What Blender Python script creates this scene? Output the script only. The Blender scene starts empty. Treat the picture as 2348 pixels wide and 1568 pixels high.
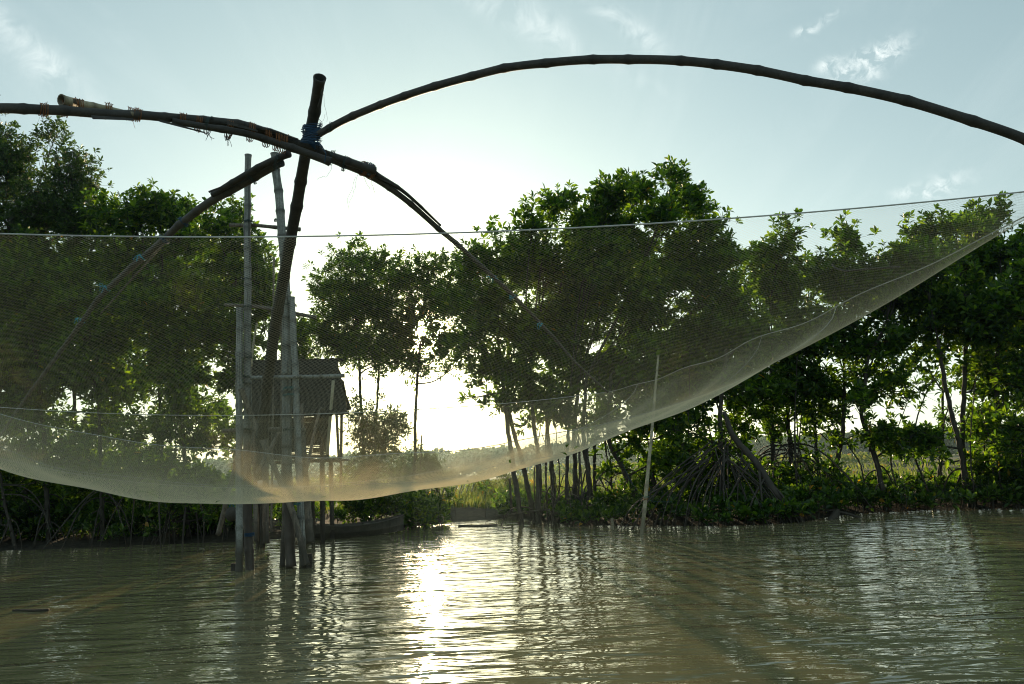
import bpy, math
import numpy as np
from mathutils import Matrix, Vector

rad = math.radians
S = bpy.context.scene
C = S.collection

# ------------------------------------------------------------------ camera
FPX, CX, CY, H = 1825.6, 1173.5, 784.0, 1.4      # focal length in photo pixels (2347 wide), eye 1.4 m above the water
TILT, ROLL = rad(9.2), rad(-2.5)
R = Matrix.Rotation(math.pi / 2 + TILT, 3, 'X') @ Matrix.Rotation(ROLL, 3, 'Z')
Rn = np.array(R)
cam_d = bpy.data.cameras.new('camera')
cam = bpy.data.objects.new('camera', cam_d)
C.objects.link(cam)
cam.matrix_world = Matrix.Translation((0, 0, H)) @ R.to_4x4()
cam_d.sensor_width = 36.0
cam_d.lens = 36.0 * FPX / 2347.0
cam_d.clip_start = 0.05
cam_d.clip_end = 5000
S.camera = cam

# ------------------------------------------------------------------ sky, sun, exposure
SUN_DIR = (R @ Vector(((968 - CX) / FPX, (CY - 762) / FPX, -1))).normalized()
SUN_EL = math.asin(SUN_DIR.z)
SUN_AZ = math.atan2(SUN_DIR.x, SUN_DIR.y)         # clockwise from +Y
S.view_settings.view_transform = 'Standard'
S.view_settings.look = 'None'
S.view_settings.gamma = 1
S.view_settings.use_curve_mapping = False
S.view_settings.exposure = 0.24

W = bpy.data.worlds.new('World')
S.world = W
W.use_nodes = True
nt = W.node_tree
nt.nodes.clear()


def N(tree, typ, **kw):
    n = tree.nodes.new(typ)
    for k, v in kw.items():
        if k.startswith('i_'):
            n.inputs[k[2:].replace('_', ' ')].default_value = v
        elif isinstance(k, str) and k[0] == 'n' and k[1:].isdigit():
            n.inputs[int(k[1:])].default_value = v
        else:
            setattr(n, k, v)
    return n


def vm(tree, op, a, b=None):
    n = tree.nodes.new('ShaderNodeVectorMath')
    n.operation = op
    for i, s in enumerate((a, b)):
        if s is None:
            continue
        if hasattr(s, 'is_output'):
            tree.links.new(s, n.inputs[i])
        else:
            n.inputs[i].default_value = s
    return n.outputs['Value'] if op in ('DOT_PRODUCT', 'LENGTH') else n.outputs['Vector']


def mth(tree, op, a, b=None, c=None, clamp=False):
    n = tree.nodes.new('ShaderNodeMath')
    n.operation = op
    n.use_clamp = clamp
    for i, s in enumerate((a, b, c)):
        if s is None:
            continue
        if hasattr(s, 'is_output'):
            tree.links.new(s, n.inputs[i])
        else:
            n.inputs[i].default_value = s
    return n.outputs[0]


def mixc(tree, fac, a, b, blend='MIX'):
    n = tree.nodes.new('ShaderNodeMix')
    n.data_type = 'RGBA'
    n.blend_type = blend
    for i, s in ((0, fac), (6, a), (7, b)):
        if hasattr(s, 'is_output'):
            tree.links.new(s, n.inputs[i])
        else:
            n.inputs[i].default_value = s
    return n.outputs[2]


def ramp(tree, fac, stops):
    n = tree.nodes.new('ShaderNodeValToRGB')
    e = n.color_ramp.elements
    e[0].position, e[0].color = stops[0][0], stops[0][1]
    e[1].position, e[1].color = stops[-1][0], stops[-1][1]
    for p, c in stops[1:-1]:
        k = e.new(p)
        k.color = c
    tree.links.new(fac, n.inputs[0])
    return n.outputs[0]


def noise(tree, vec, scale, detail=3, rough=.5, dist=0.0):
    n = tree.nodes.new('ShaderNodeTexNoise')
    n.inputs['Scale'].default_value = scale
    n.inputs['Detail'].default_value = detail
    n.inputs['Roughness'].default_value = rough
    n.inputs['Distortion'].default_value = dist
    if vec is not None:
        tree.links.new(vec, n.inputs['Vector'])
    return n.outputs['Fac']


sky = nt.nodes.new('ShaderNodeTexSky')
sky.sky_type = 'NISHITA'
sky.sun_disc = False
sky.sun_elevation = SUN_EL
sky.sun_rotation = SUN_AZ
sky.altitude = 0
sky.air_density = 1.0
sky.dust_density = 1.2
sky.ozone_density = 1.5
SKY_STRENGTH = 0.12
tc = nt.nodes.new('ShaderNodeTexCoord')
dirv = tc.outputs['Generated']
skyc = mixc(nt, 1.0, sky.outputs['Color'], (0.31, 0.38, 0.345, 1), 'MULTIPLY')
skyc = vm(nt, 'ADD', skyc, (1.66, 2.32, 2.46))
# thin bright veil of high haze round the sun and low on the horizon
dt = vm(nt, 'DOT_PRODUCT', dirv, tuple(SUN_DIR))
dt = mth(nt, 'MAXIMUM', dt, 0.0)
wide = mth(nt, 'MULTIPLY', mth(nt, 'POWER', dt, 6.0), 1.45)
near = mth(nt, 'MULTIPLY', mth(nt, 'POWER', dt, 320.0), 26.0)
core = mth(nt, 'MULTIPLY', mth(nt, 'POWER', dt, 7000.0), 2200.0)
veil = mixc(nt, 1.0, (0.90, 1.0, 1.0, 1), (0, 0, 0, 1), 'ADD')
v1 = vm(nt, 'SCALE', (0.88, 1.0, 1.0))
v1n = v1.node
nt.links.new(wide, v1n.inputs['Scale'])
v2 = vm(nt, 'SCALE', (1.0, 0.84, 0.55))
nt.links.new(near, v2.node.inputs['Scale'])
v3 = vm(nt, 'SCALE', (1.0, 0.80, 0.45))
nt.links.new(core, v3.node.inputs['Scale'])
skyc2 = vm(nt, 'ADD', vm(nt, 'ADD', vm(nt, 'ADD', skyc, v1), v2), v3)
sepd = nt.nodes.new('ShaderNodeSeparateXYZ')
nt.links.new(dirv, sepd.inputs[0])
low = mth(nt, 'POWER', mth(nt, 'SUBTRACT', 1.0, mth(nt, 'MAXIMUM', sepd.outputs['Z'], 0.0), clamp=True), 4.0)
v4 = vm(nt, 'SCALE', (1.02, 0.97, 0.80))
tow = mth(nt, 'ADD', mth(nt, 'MULTIPLY', vm(nt, 'DOT_PRODUCT', dirv, tuple(SUN_DIR)), .5), .5, clamp=True)
nt.links.new(mth(nt, 'MULTIPLY', mth(nt, 'MULTIPLY', low, mth(nt, 'POWER', tow, 2.0)), 4.3), v4.node.inputs['Scale'])
# added unseen glow in the sky opposite the sun, lifts the fronts of things
back_fill = mth(nt, 'MULTIPLY', mth(nt, 'SUBTRACT', 0.15, sepd.outputs['Y'], clamp=True), 0.5)
v5 = vm(nt, 'SCALE', (0.90, 1.0, 1.0))
nt.links.new(back_fill, v5.node.inputs['Scale'])
skyc2 = vm(nt, 'ADD', vm(nt, 'ADD', skyc2, v4), v5)
# wispy cirrus and a few small puffs, laid out by direction
sep = nt.nodes.new('ShaderNodeSeparateXYZ')
nt.links.new(dirv, sep.inputs[0])
zz = mth(nt, 'ADD', mth(nt, 'MAXIMUM', sep.outputs['Z'], 0.0), 0.12)
comb = nt.nodes.new('ShaderNodeCombineXYZ')
nt.links.new(mth(nt, 'DIVIDE', sep.outputs['X'], zz), comb.inputs[0])
nt.links.new(mth(nt, 'DIVIDE', sep.outputs['Y'], zz), comb.inputs[1])
mp = nt.nodes.new('ShaderNodeMapping')
mp.inputs['Rotation'].default_value = (0, 0, rad(-38))
mp.inputs['Scale'].default_value = (2.6, 0.55, 1)
mp.inputs['Location'].default_value = (1.3, 0.4, 0)
nt.links.new(comb.outputs[0], mp.inputs[0])
cz = noise(nt, mp.outputs[0], 1.3, 7, .62, .6)
cir = ramp(nt, cz, [(0.50, (0, 0, 0, 1)), (0.78, (1, 1, 1, 1))])
pz = noise(nt, comb.outputs[0], 6.5, 6, .6, .2)
pm = noise(nt, comb.outputs[0], 0.9, 1, .5)
puf = mth(nt, 'MULTIPLY', ramp(nt, pz, [(0.60, (0, 0, 0, 1)), (0.72, (1, 1, 1, 1))]),
          ramp(nt, pm, [(0.50, (0, 0, 0, 1)), (0.60, (1, 1, 1, 1))]))
cl = mth(nt, 'ADD', mth(nt, 'MULTIPLY', cir, 0.16), mth(nt, 'MULTIPLY', puf, 0.06), clamp=True)
cn = noise(nt, vm(nt, 'MULTIPLY', dirv, (1, 1, 1)), 26, 6, .62, .8)
cnr = ramp(nt, cn, [(0.40, (0, 0, 0, 1)), (0.66, (1, 1, 1, 1))])


cn2 = noise(nt, vm(nt, 'MULTIPLY', dirv, (1, 1, 1)), 75, 5, .6, .5)
cnp = ramp(nt, cn2, [(0.42, (0, 0, 0, 1)), (0.62, (1, 1, 1, 1))])


def cloud_at(px, py, w_, h_, rot, amt, tex):
    """one cloud: a soft patch of noise round a direction in the sky"""
    d0 = (R @ Vector(((px - CX) / FPX, (CY - py) / FPX, -1))).normalized()
    ri = Vector((d0.y, -d0.x, 0)).normalized()
    up = ri.cross(d0)
    a_, b_ = math.cos(rad(rot)), math.sin(rad(rot))
    e1 = (ri * a_ + up * b_) * (FPX / w_)
    e2 = (up * a_ - ri * b_) * (FPX / h_)
    x1 = vm(nt, 'DOT_PRODUCT', dirv, tuple(e1))
    x2 = vm(nt, 'DOT_PRODUCT', dirv, tuple(e2))
    r2 = mth(nt, 'ADD', mth(nt, 'MULTIPLY', x1, x1), mth(nt, 'MULTIPLY', x2, x2))
    m_ = mth(nt, 'POWER', 2.718, mth(nt, 'MULTIPLY', r2, -1.0))
    f_ = mth(nt, 'GREATER_THAN', vm(nt, 'DOT_PRODUCT', dirv, tuple(d0)), 0.0)
    return mth(nt, 'MULTIPLY', mth(nt, 'MULTIPLY', mth(nt, 'MULTIPLY', m_, f_), tex), amt)


for c_ in ((1250, 60, 120, 28, -38, .75), (1440, 60, 95, 20, -38, .9), (1120, 20, 90, 24, -30, .5), (100, 150, 130, 30, -35, .7), (60, 90, 120, 20, -30, .4),
           (2025, 125, 42, 20, 18, 1.1), (1980, 128, 24, 10, 0, .9), (1935, 165, 26, 14, 25, 1.1), (1898, 148, 22, 12, 10, 1.0), (1845, 72, 18, 9, 0, .9), (1990, 175, 26, 16, 0, .6),
           (1890, 48, 30, 8, 25, .5), (2150, 432, 50, 20, 12, .8), (2080, 440, 30, 10, 0, .5), (1480, 190, 60, 14, -40, .3)):
    cl = mth(nt, 'ADD', cl, cloud_at(*c_[:5], c_[5] * (.72 if c_[2] > 50 else .85), cnr if c_[2] > 50 else cnp), clamp=True)
skyc3 = mixc(nt, cl, skyc2, (7.2, 7.9, 7.8, 1))
bg = nt.nodes.new('ShaderNodeBackground')
bg.inputs['Strength'].default_value = SKY_STRENGTH
nt.links.new(skyc3, bg.inputs[0])
out = nt.nodes.new('ShaderNodeOutputWorld')
nt.links.new(bg.outputs[0], out.inputs[0])
W.cycles.sampling_method = 'MANUAL'
W.cycles.sample_map_resolution = 2048

sun_d = bpy.data.lights.new('sun', 'SUN')
sun_d.energy = 5.0
sun_d.angle = rad(0.55)
sun_d.color = (1.0, 0.76, 0.46)
sun = bpy.data.objects.new('sun', sun_d)
C.objects.link(sun)
sun.rotation_euler = SUN_DIR.to_track_quat('Z', 'Y').to_euler()
sun.location = (0, 0, 30)

S.cycles.use_denoising = True
S.cycles.pixel_filter_type = 'BLACKMAN_HARRIS'
S.cycles.filter_width = 1.05
S.cycles.max_bounces = 8
S.cycles.diffuse_bounces = 3
S.cycles.glossy_bounces = 3
S.cycles.transmission_bounces = 4
S.cycles.transparent_max_bounces = 12
S.cycles.volume_bounces = 0
S.cycles.sample_clamp_indirect = 6.0
S.cycles.caustics_reflective = False


# ------------------------------------------------------------------ helpers
def P(px, py, Y):
    """the world point that lies at distance Y on the line of sight of photo pixel (px, py)"""
    d = Rn @ np.array([(px - CX) / FPX, (CY - py) / FPX, -1.0])
    return np.array([0, 0, H]) + d * (Y / d[1])


def PP(pts):
    return np.array([P(*p) for p in pts])


def ppm(Y):
    return FPX / Y


class MB:
    """collects tubes, leaves and boxes; build() links them as ONE mesh object"""

    def __init__(s):
        s.v, s.t, s.q, s.n, s.a = [], [], [], 0, []

    def add(s, V, T=None, Q=None, a=None):
        V = np.asarray(V, float)
        s.v.append(V)
        if T is not None and len(T):
            s.t.append(np.asarray(T, np.int64) + s.n)
        if Q is not None and len(Q):
            s.q.append(np.asarray(Q, np.int64) + s.n)
        s.a.append(np.zeros(len(V)) if a is None else np.asarray(a, float))
        s.n += len(V)
        return s

    def tube(s, pts, r, sides=10, cap=True, hollow=False, a=None):
        pts = np.asarray(pts, float)
        n = len(pts)
        r = np.broadcast_to(np.asarray(r, float), (n,))
        tg = np.gradient(pts, axis=0)
        tg /= np.linalg.norm(tg, axis=1)[:, None] + 1e-12
        up = np.array([0, 0, 1.0]) if abs(tg[0, 2]) < .9 else np.array([0, 1.0, 0])
        nn = np.cross(tg[0], up)
        nn /= np.linalg.norm(nn)
        rings = []
        for i in range(n):
            nn = nn - tg[i] * (nn @ tg[i])
            nn /= np.linalg.norm(nn)
            b = np.cross(tg[i], nn)
            an = np.arange(sides) * 2 * math.pi / sides
            rings.append(pts[i] + r[i] * (np.cos(an)[:, None] * nn + np.sin(an)[:, None] * b))
        V = np.concatenate(rings)
        i = np.arange(n - 1)[:, None] * sides
        j = np.arange(sides)[None, :]
        k = (j + 1) % sides
        Q = np.stack([i + j, i + k, i + sides + k, i + sides + j], -1).reshape(-1, 4)
        T = []
        A = np.repeat(np.zeros(n) if a is None else np.asarray(a, float), sides)
        if hollow:                       # last end is an open culm: rim and a dark bore
            e = V[-sides:]
            c = pts[-1]
            inner = c + (e - c) * .78
            deep = inner - tg[-1] * r[-1] * 3.0
            b0 = len(V)
            V = np.concatenate([V, inner, deep, [c - tg[-1] * r[-1] * 3.0]])
            A = np.concatenate([A, np.full(2 * sides + 1, 1.0)])
            jj = np.arange(sides)
            kk = (jj + 1) % sides
            l0 = (n - 1) * sides
            Q = np.concatenate([Q, np.stack([l0 + jj, l0 + kk, b0 + kk, b0 + jj], -1),
                                np.stack([b0 + jj, b0 + kk, b0 + sides + kk, b0 + sides + jj], -1)])
            T = np.stack([b0 + sides + jj, b0 + sides + kk, np.full(sides, b0 + 2 * sides)], -1)
            if cap:
                V = np.concatenate([V, [pts[0]]])
                A = np.concatenate([A, [0]])
                T = np.concatenate([T, np.stack([kk, jj, np.full(sides, len(V) - 1)], -1)])
        elif cap:
            jj = np.arange(sides)
            kk = (jj + 1) % sides
            m = len(V)
            V = np.concatenate([V, [pts[0], pts[-1]]])
            A = np.concatenate([A, [0, 0]])
            l0 = (n - 1) * sides
            T = np.concatenate([np.stack([kk, jj, np.full(sides, m)], -1),
                                np.stack([l0 + jj, l0 + kk, np.full(sides, m + 1)], -1)])
        s.add(V, T, Q, A)
        return s

    def box(s, c, size, rot=None):
        x, y, z = np.array(size) / 2
        V = np.array([[a, b, d] for a in (-x, x) for b in (-y, y) for d in (-z, z)])
        if rot is not None:
            V = V @ np.asarray(rot).T
        V = V + np.asarray(c)
        Q = [[0, 1, 3, 2], [4, 6, 7, 5], [0, 4, 5, 1], [2, 3, 7, 6], [0, 2, 6, 4], [1, 5, 7, 3]]
        return s.add(V, None, Q)

    def build(s, name, mat, parent=None, smooth=False):
        V = np.concatenate(s.v)
        if parent is not None:
            q = parent
            while q is not None:
                V = V - np.array(q.location)
                q = q.parent
        T = np.concatenate(s.t) if s.t else np.zeros((0, 3), np.int64)
        Q = np.concatenate(s.q) if s.q else np.zeros((0, 4), np.int64)
        me = bpy.data.meshes.new(name)
        me.vertices.add(len(V))
        me.vertices.foreach_set('co', V.astype(np.float32).ravel())
        loops = np.concatenate([T.ravel(), Q.ravel()]).astype(np.int32)
        me.loops.add(len(loops))
        me.loops.foreach_set('vertex_index', loops)
        nf = len(T) + len(Q)
        me.polygons.add(nf)
        st = np.concatenate([np.arange(len(T)) * 3, len(T) * 3 + np.arange(len(Q)) * 4]).astype(np.int32)
        me.polygons.foreach_set('loop_start', st)
        me.polygons.foreach_set('use_smooth', np.full(nf, smooth))
        me.update(calc_edges=True)
        at = me.attributes.new('mark', 'FLOAT', 'POINT')
        at.data.foreach_set('value', np.concatenate(s.a).astype(np.float32))
        if mat:
            me.materials.append(mat)
        o = bpy.data.objects.new(name, me)
        C.objects.link(o)
        if parent is not None:
            o.parent = parent
        return o


def thing(name, label, cat, loc, group=None, kind=None):
    o = bpy.data.objects.new(name, None)
    o.empty_display_size = .2
    C.objects.link(o)
    o.location = [float(c) for c in loc]
    return tag(o, label, cat, group, kind)


def tag(o, label=None, cat=None, group=None, kind=None):
    if label:
        o['label'] = label
    if cat:
        o['category'] = cat
    if group:
        o['group'] = group
    if kind:
        o['kind'] = kind
    return o


def smoothp(pts, n):
    """Catmull-Rom through pts, n samples"""
    pts = np.asarray(pts, float)
    if len(pts) == 2:
        t = np.linspace(0, 1, n)[:, None]
        return pts[0] * (1 - t) + pts[1] * t
    p = np.concatenate([[2 * pts[0] - pts[1]], pts, [2 * pts[-1] - pts[-2]]])
    L = np.concatenate([[0], np.cumsum(np.linalg.norm(np.diff(pts, axis=0), axis=1))])
    s = np.linspace(0, L[-1], n)
    o = []
    for x in s:
        i = min(np.searchsorted(L, x, 'right') - 1, len(pts) - 2)
        t = (x - L[i]) / (L[i + 1] - L[i])
        a, b, c, d = p[i:i + 4]
        o.append(.5 * (2 * b + (c - a) * t + (2 * a - 5 * b + 4 * c - d) * t * t + (3 * b - a - 3 * c + d) * t ** 3))
    return np.array(o)


def bamboo(pts, r0, r1, seed=0, node=.32, wob=.008, hollow=False, mb=None, sides=12):
    """a bamboo culm along pts: swollen node rings, slight crook at each node"""
    g = np.random.default_rng(seed)
    L = np.linalg.norm(np.diff(pts, axis=0), axis=1).sum()
    nseg = max(2, int(L / node))
    n = nseg * 8 + 1
    p = smoothp(pts, 1200)
    cuts = np.concatenate([[0], np.cumsum(g.uniform(.72, 1.28, nseg))])
    cuts /= cuts[-1]
    p = p[np.round(np.interp(np.linspace(0, nseg, n), np.arange(nseg + 1), cuts) * 1199).astype(int)]
    k = np.arange(n) % 8
    base = r0 + (r1 - r0) * np.linspace(0, 1, n)
    prof = np.array([1.13, 1.0, .98, .975, .97, .975, .98, 1.0])[k]
    m = np.array([1.0, .12, 0, 0, 0, 0, 0, .25])[k]
    off = g.normal(size=(nseg + 1, 3)) * wob
    off[0] = off[-1] = 0
    idx = np.linspace(0, nseg, n)
    p = p + np.stack([np.interp(idx, np.arange(nseg + 1), off[:, c]) for c in range(3)], -1)
    mb = mb or MB()
    mb.tube(p, base * prof * (1 + g.normal() * .02), sides, hollow=hollow, a=m * g.uniform(.3, .9))
    return mb


def wrap(mb, c, axis, r, turns=3, pitch=.012, tr=.004, seed=0, loose=.004):
    """cord wound round a pole at c"""
    g = np.random.default_rng(seed)
    axis = np.asarray(axis, float)
    axis = axis / np.linalg.norm(axis)
    u = np.cross(axis, [0.3, 1, .2])
    u /= np.linalg.norm(u)
    w = np.cross(axis, u)
    t = np.linspace(0, turns * 2 * math.pi, turns * 10 + 1)
    rr = r + tr * .6 + np.abs(g.normal(size=len(t))) * loose
    p = c + np.outer(rr * np.cos(t), u) + np.outer(rr * np.sin(t), w) + np.outer((t / (2 * math.pi) - turns / 2) * pitch + g.normal(size=len(t)) * .002, axis)
    mb.tube(p, tr, 5)
    return p


def strand(mb, p0, d, length, r=.0012, seed=0):
    g = np.random.default_rng(seed)
    n = 9
    p = [np.asarray(p0, float)]
    d = np.asarray(d, float)
    for i in range(n):
        d = d + g.normal(size=3) * .35 + np.array([0, 0, -.35])
        d /= np.linalg.norm(d)
        p.append(p[-1] + d * length / n)
    mb.tube(smoothp(p, 20), r, 4)


# ------------------------------------------------------------------ materials
def mat(name, fn):
    m = bpy.data.materials.new(name)
    m.use_nodes = True
    t = m.node_tree
    t.nodes.clear()
    o = t.nodes.new('ShaderNodeOutputMaterial')
    t.links.new(fn(t), o.inputs['Surface'])
    return m


def pbsdf(t, col, rough=.7, spec=.5, normal=None):
    b = t.nodes.new('ShaderNodeBsdfPrincipled')
    for nm, s in (('Base Color', col), ('Roughness', rough), ('Specular IOR Level', spec), ('Normal', normal)):
        if s is None:
            continue
        if hasattr(s, 'is_output'):
            t.links.new(s, b.inputs[nm])
        else:
            b.inputs[nm].default_value = s
    return b


def bump(t, h, strength=.5, dist=.02):
    b = t.nodes.new('ShaderNodeBump')
    b.inputs['Strength'].default_value = strength
    b.inputs['Distance'].default_value = dist
    t.links.new(h, b.inputs['Height'])
    return b.outputs[0]


def attr(t, name='mark'):
    a = t.nodes.new('ShaderNodeAttribute')
    a.attribute_name = name
    return a.outputs['Fac']


def wood(name, c1, c2, dark, scale=6.0, rough=.65, wet=None, streak=False, wz=.42, wf=.30):
    def f(t):
        co = t.nodes.new('ShaderNodeTexCoord').outputs['Object']
        n1 = noise(t, co, scale, 5, .65, .4)
        n2 = noise(t, co, scale * 9, 3, .7)
        c = ramp(t, n1, [(.3, c1), (.7, c2)])
        c = mixc(t, ramp(t, n2, [(.45, (0, 0, 0, 1)), (.75, (.65, .65, .65, 1))]), c, dark)
        if streak:                       # long cracks and weather streaks along the culm
            m_ = t.nodes.new('ShaderNodeMapping')
            m_.inputs['Scale'].default_value = (26, 26, .8)
            t.links.new(co, m_.inputs[0])
            n3 = noise(t, m_.outputs[0], 1.0, 4, .7, .3)
            c = mixc(t, ramp(t, n3, [(.50, (0, 0, 0, 1)), (.60, (.8, .8, .8, 1))]), c, dark)
        c = mixc(t, attr(t), c, dark)
        if wet:
            sp = t.nodes.new('ShaderNodeSeparateXYZ')
            g = t.nodes.new('ShaderNodeNewGeometry')
            t.links.new(g.outputs['Position'], sp.inputs[0])
            zj = mth(t, 'ADD', sp.outputs['Z'], mth(t, 'MULTIPLY', n1, .25))
            k = mth(t, 'SUBTRACT', 1.0, mth(t, 'DIVIDE', mth(t, 'SUBTRACT', zj, wz), wf), clamp=True)
            c = mixc(t, mth(t, 'MULTIPLY', k, .9, clamp=True), c, wet)
        return pbsdf(t, c, rough, .35, bump(t, n2, .5, .004)).outputs[0]
    return mat(name, f)


def leafmat(name, dk, md, lt, trans, tf=.34, rough=.36, yellow=.02):
    def f(t):
        g = t.nodes.new('ShaderNodeNewGeometry').outputs['Random Per Island']
        c = ramp(t, g, [(0, dk), (.5, md), (1 - yellow * 1.2, lt), (1 - yellow, (.35, .22, .02, 1)), (1, (.22, .12, .02, 1))])
        ctr = mixc(t, 1.0, c, trans, 'MULTIPLY')
        b = pbsdf(t, c, rough, .35)
        tr = t.nodes.new('ShaderNodeBsdfTranslucent')
        t.links.new(ctr, tr.inputs[0])
        mx = t.nodes.new('ShaderNodeMixShader')
        mx.inputs[0].default_value = tf
        t.links.new(b.outputs[0], mx.inputs[1])
        t.links.new(tr.outputs[0], mx.inputs[2])
        return mx.outputs[0]
    return mat(name, f)


M = {}
M['leaf'] = leafmat('mangrove_leaf', (.008, .024, .006, 1), (.024, .056, .010, 1), (.074, .124, .016, 1), (6.0, 5.6, 1.2, 1), .42, .38, .002)
M['leaf_fine'] = leafmat('small_leaf', (.014, .034, .010, 1), (.028, .058, .015, 1), (.055, .098, .02, 1), (4.0, 3.8, 1.6, 1), .30, .42, .003)
M['leaf_young'] = leafmat('young_leaf', (.008, .025, .005, 1), (.022, .054, .008, 1), (.075, .130, .018, 1), (4.4, 4.2, 1.2, 1), .36, .32, .01)
M['grass'] = leafmat('grass_blade', (.07, .11, .03, 1), (.11, .15, .04, 1), (.19, .20, .07, 1), (2.6, 2.4, 1.2, 1), .40, .6, .02)
M['far_leaf'] = leafmat('far_leaf', (.02, .045, .018, 1), (.035, .07, .026, 1), (.055, .10, .03, 1), (3, 3, 1.6, 1), .25, .6, .001)
M['bark'] = wood('mangrove_bark', (.034, .028, .022, 1), (.080, .066, .052, 1), (.035, .028, .022, 1), 5, .8, (.045, .036, .026, 1))
M['bamboo_dark'] = wood('dark_weathered_bamboo', (.026, .023, .020, 1), (.066, .057, .048, 1), (.013, .011, .009, 1), 7, .62)
M['bamboo_grey'] = wood('grey_weathered_bamboo', (.18, .19, .18, 1), (.36, .36, .335, 1), (.07, .065, .055, 1), 4, .6, (.06, .050, .035, 1), True)
M['bamboo_stained'] = wood('stained_grey_bamboo', (.16, .165, .155, 1), (.33, .33, .305, 1), (.06, .055, .045, 1), 4, .6, (.070, .052, .040, 1), True, 1.25, .9)
M['bamboo_brown'] = wood('brown_weathered_bamboo', (.15, .12, .09, 1), (.25, .21, .165, 1), (.06, .05, .04, 1), 4, .65, (.05, .042, .03, 1), True)
M['bamboo_rimlit'] = wood('rimlit_brown_bamboo', (.048, .041, .034, 1), (.105, .091, .075, 1), (.028, .023, .018, 1), 6, .6)  # lighter brown copy for the far arms, their rim light painted in
M['bamboo_pale'] = wood('pale_dry_bamboo', (.36, .31, .20, 1), (.52, .46, .32, 1), (.14, .11, .07, 1), 3, .5, (.16, .13, .08, 1))
M['thatch'] = wood('thatch', (.020, .016, .012, 1), (.045, .036, .026, 1), (.010, .008, .006, 1), 14, .95)
M['plank'] = wood('old_plank', (.045, .038, .030, 1), (.085, .072, .056, 1), (.02, .017, .014, 1), 7, .8)
M['boat'] = wood('boat_plank', (.055, .047, .037, 1), (.10, .088, .068, 1), (.05, .042, .032, 1), 6, .75)


def flat(name, col, rough=.6):
    return mat(name, lambda t: pbsdf(t, mixc(t, noise(t, t.nodes.new('ShaderNodeTexCoord').outputs['Object'], 40, 2), col,
                                            tuple(c * .6 for c in col[:3]) + (1,)), rough).outputs[0])


M['orange'] = flat('orange_twine', (.24, .080, .012, 1))
M['blue'] = flat('blue_rope', (.012, .055, .12, 1))
M['teal'] = flat('teal_twine', (.02, .14, .15, 1))
M['dark_cord'] = flat('dark_green_cord', (.012, .035, .03, 1))
M['white_cord'] = flat('white_cord', (.62, .60, .56, 1))
M['cyan'] = flat('cyan_twine', (.05, .42, .55, 1))
M['sack'] = flat('white_sack', (.62, .64, .62, 1))


def thread(name, col, tcol):
    def f(t):
        d = t.nodes.new('ShaderNodeBsdfDiffuse')
        d.inputs[0].default_value = col
        tr = t.nodes.new('ShaderNodeBsdfTranslucent')
        tr.inputs[0].default_value = tcol
        mx = t.nodes.new('ShaderNodeMixShader')
        mx.inputs[0].default_value = .66
        t.links.new(d.outputs[0], mx.inputs[1])
        t.links.new(tr.outputs[0], mx.inputs[2])
        return mx.outputs[0]
    return mat(name, f)


M['net'] = thread('net_thread', (.60, .56, .44, 1), (.80, .72, .52, 1))
M['net_fine'] = thread('fine_net_thread', (.74, .72, .62, 1), (.95, .86, .64, 1))


def water_f(t):
    g = t.nodes.new('ShaderNodeNewGeometry').outputs['Position']

    def mapped(sx, sy, rz):
        m = t.nodes.new('ShaderNodeMapping')
        m.inputs['Scale'].default_value = (sx, sy, 1)
        m.inputs['Rotation'].default_value = (0, 0, rad(rz))
        t.links.new(g, m.inputs[0])
        return m.outputs[0]
    a = noise(t, mapped(.8, 2.3, 7), 1.0, 2, .5, .6)         # broad slow swell
    b = noise(t, mapped(1.25, 5.0, -5), 1.0, 2, .5, .5)      # ripples running across
    c = noise(t, mapped(3.6, 12.0, 8), 1.0, 2, .5, .3)       # fine chop
    patch = ramp(t, noise(t, mapped(.25, .4, 0), 1.0, 2, .5), [(.35, (.25, .25, .25, 1)), (.65, (1, 1, 1, 1))])
    h = mth(t, 'ADD', mth(t, 'MULTIPLY', a, .050), mth(t, 'MULTIPLY', mth(t, 'MULTIPLY', b, .026), mth(t, 'ADD', mth(t, 'MULTIPLY', patch, .85), .25)))
    h = mth(t, 'ADD', h, mth(t, 'MULTIPLY', mth(t, 'MULTIPLY', c, .0085), patch))
    mud = noise(t, mapped(.5, .9, 0), .8, 4, .6)
    col = ramp(t, mud, [(.3, (.185, .165, .084, 1)), (.7, (.225, .202, .108, 1))])
    bs = pbsdf(t, col, .012, .5, bump(t, h, 1.0, 1.0))
    bs.inputs['IOR'].default_value = 1.55
    return bs.outputs[0]


M['water'] = mat('muddy_water', water_f)


def mud_f(t):
    g = t.nodes.new('ShaderNodeNewGeometry').outputs['Position']
    n1 = noise(t, g, .35, 5, .6)
    n2 = noise(t, g, 6, 5, .65)
    c = ramp(t, n2, [(.3, (.024, .021, .016, 1)), (.7, (.060, .052, .038, 1))])
    grass = ramp(t, n1, [(.30, (.085, .105, .035, 1)), (.7, (.14, .135, .055, 1))])
    sp = t.nodes.new('ShaderNodeSeparateXYZ')
    t.links.new(g, sp.inputs[0])
    k = mth(t, 'DIVIDE', mth(t, 'SUBTRACT', sp.outputs['Z'], .30), .12, clamp=True)
    k2 = mth(t, 'DIVIDE', mth(t, 'SUBTRACT', sp.outputs['Y'], 27.0), 5.0, clamp=True)
    c = mixc(t, mth(t, 'MULTIPLY', k, k2), c, grass)
    return pbsdf(t, c, .95, .12, bump(t, n2, .8, .05)).outputs[0]


M['mud'] = mat('mud_and_meadow', mud_f)

# ------------------------------------------------------------------ the setting: water, ground
w = MB()
w.add([[-900, -60, 0], [900, -60, 0], [900, 1500, 0], [-900, 1500, 0]], None, [[0, 1, 2, 3]])
tag(w.build('water', M['water']), kind='structure')

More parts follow.
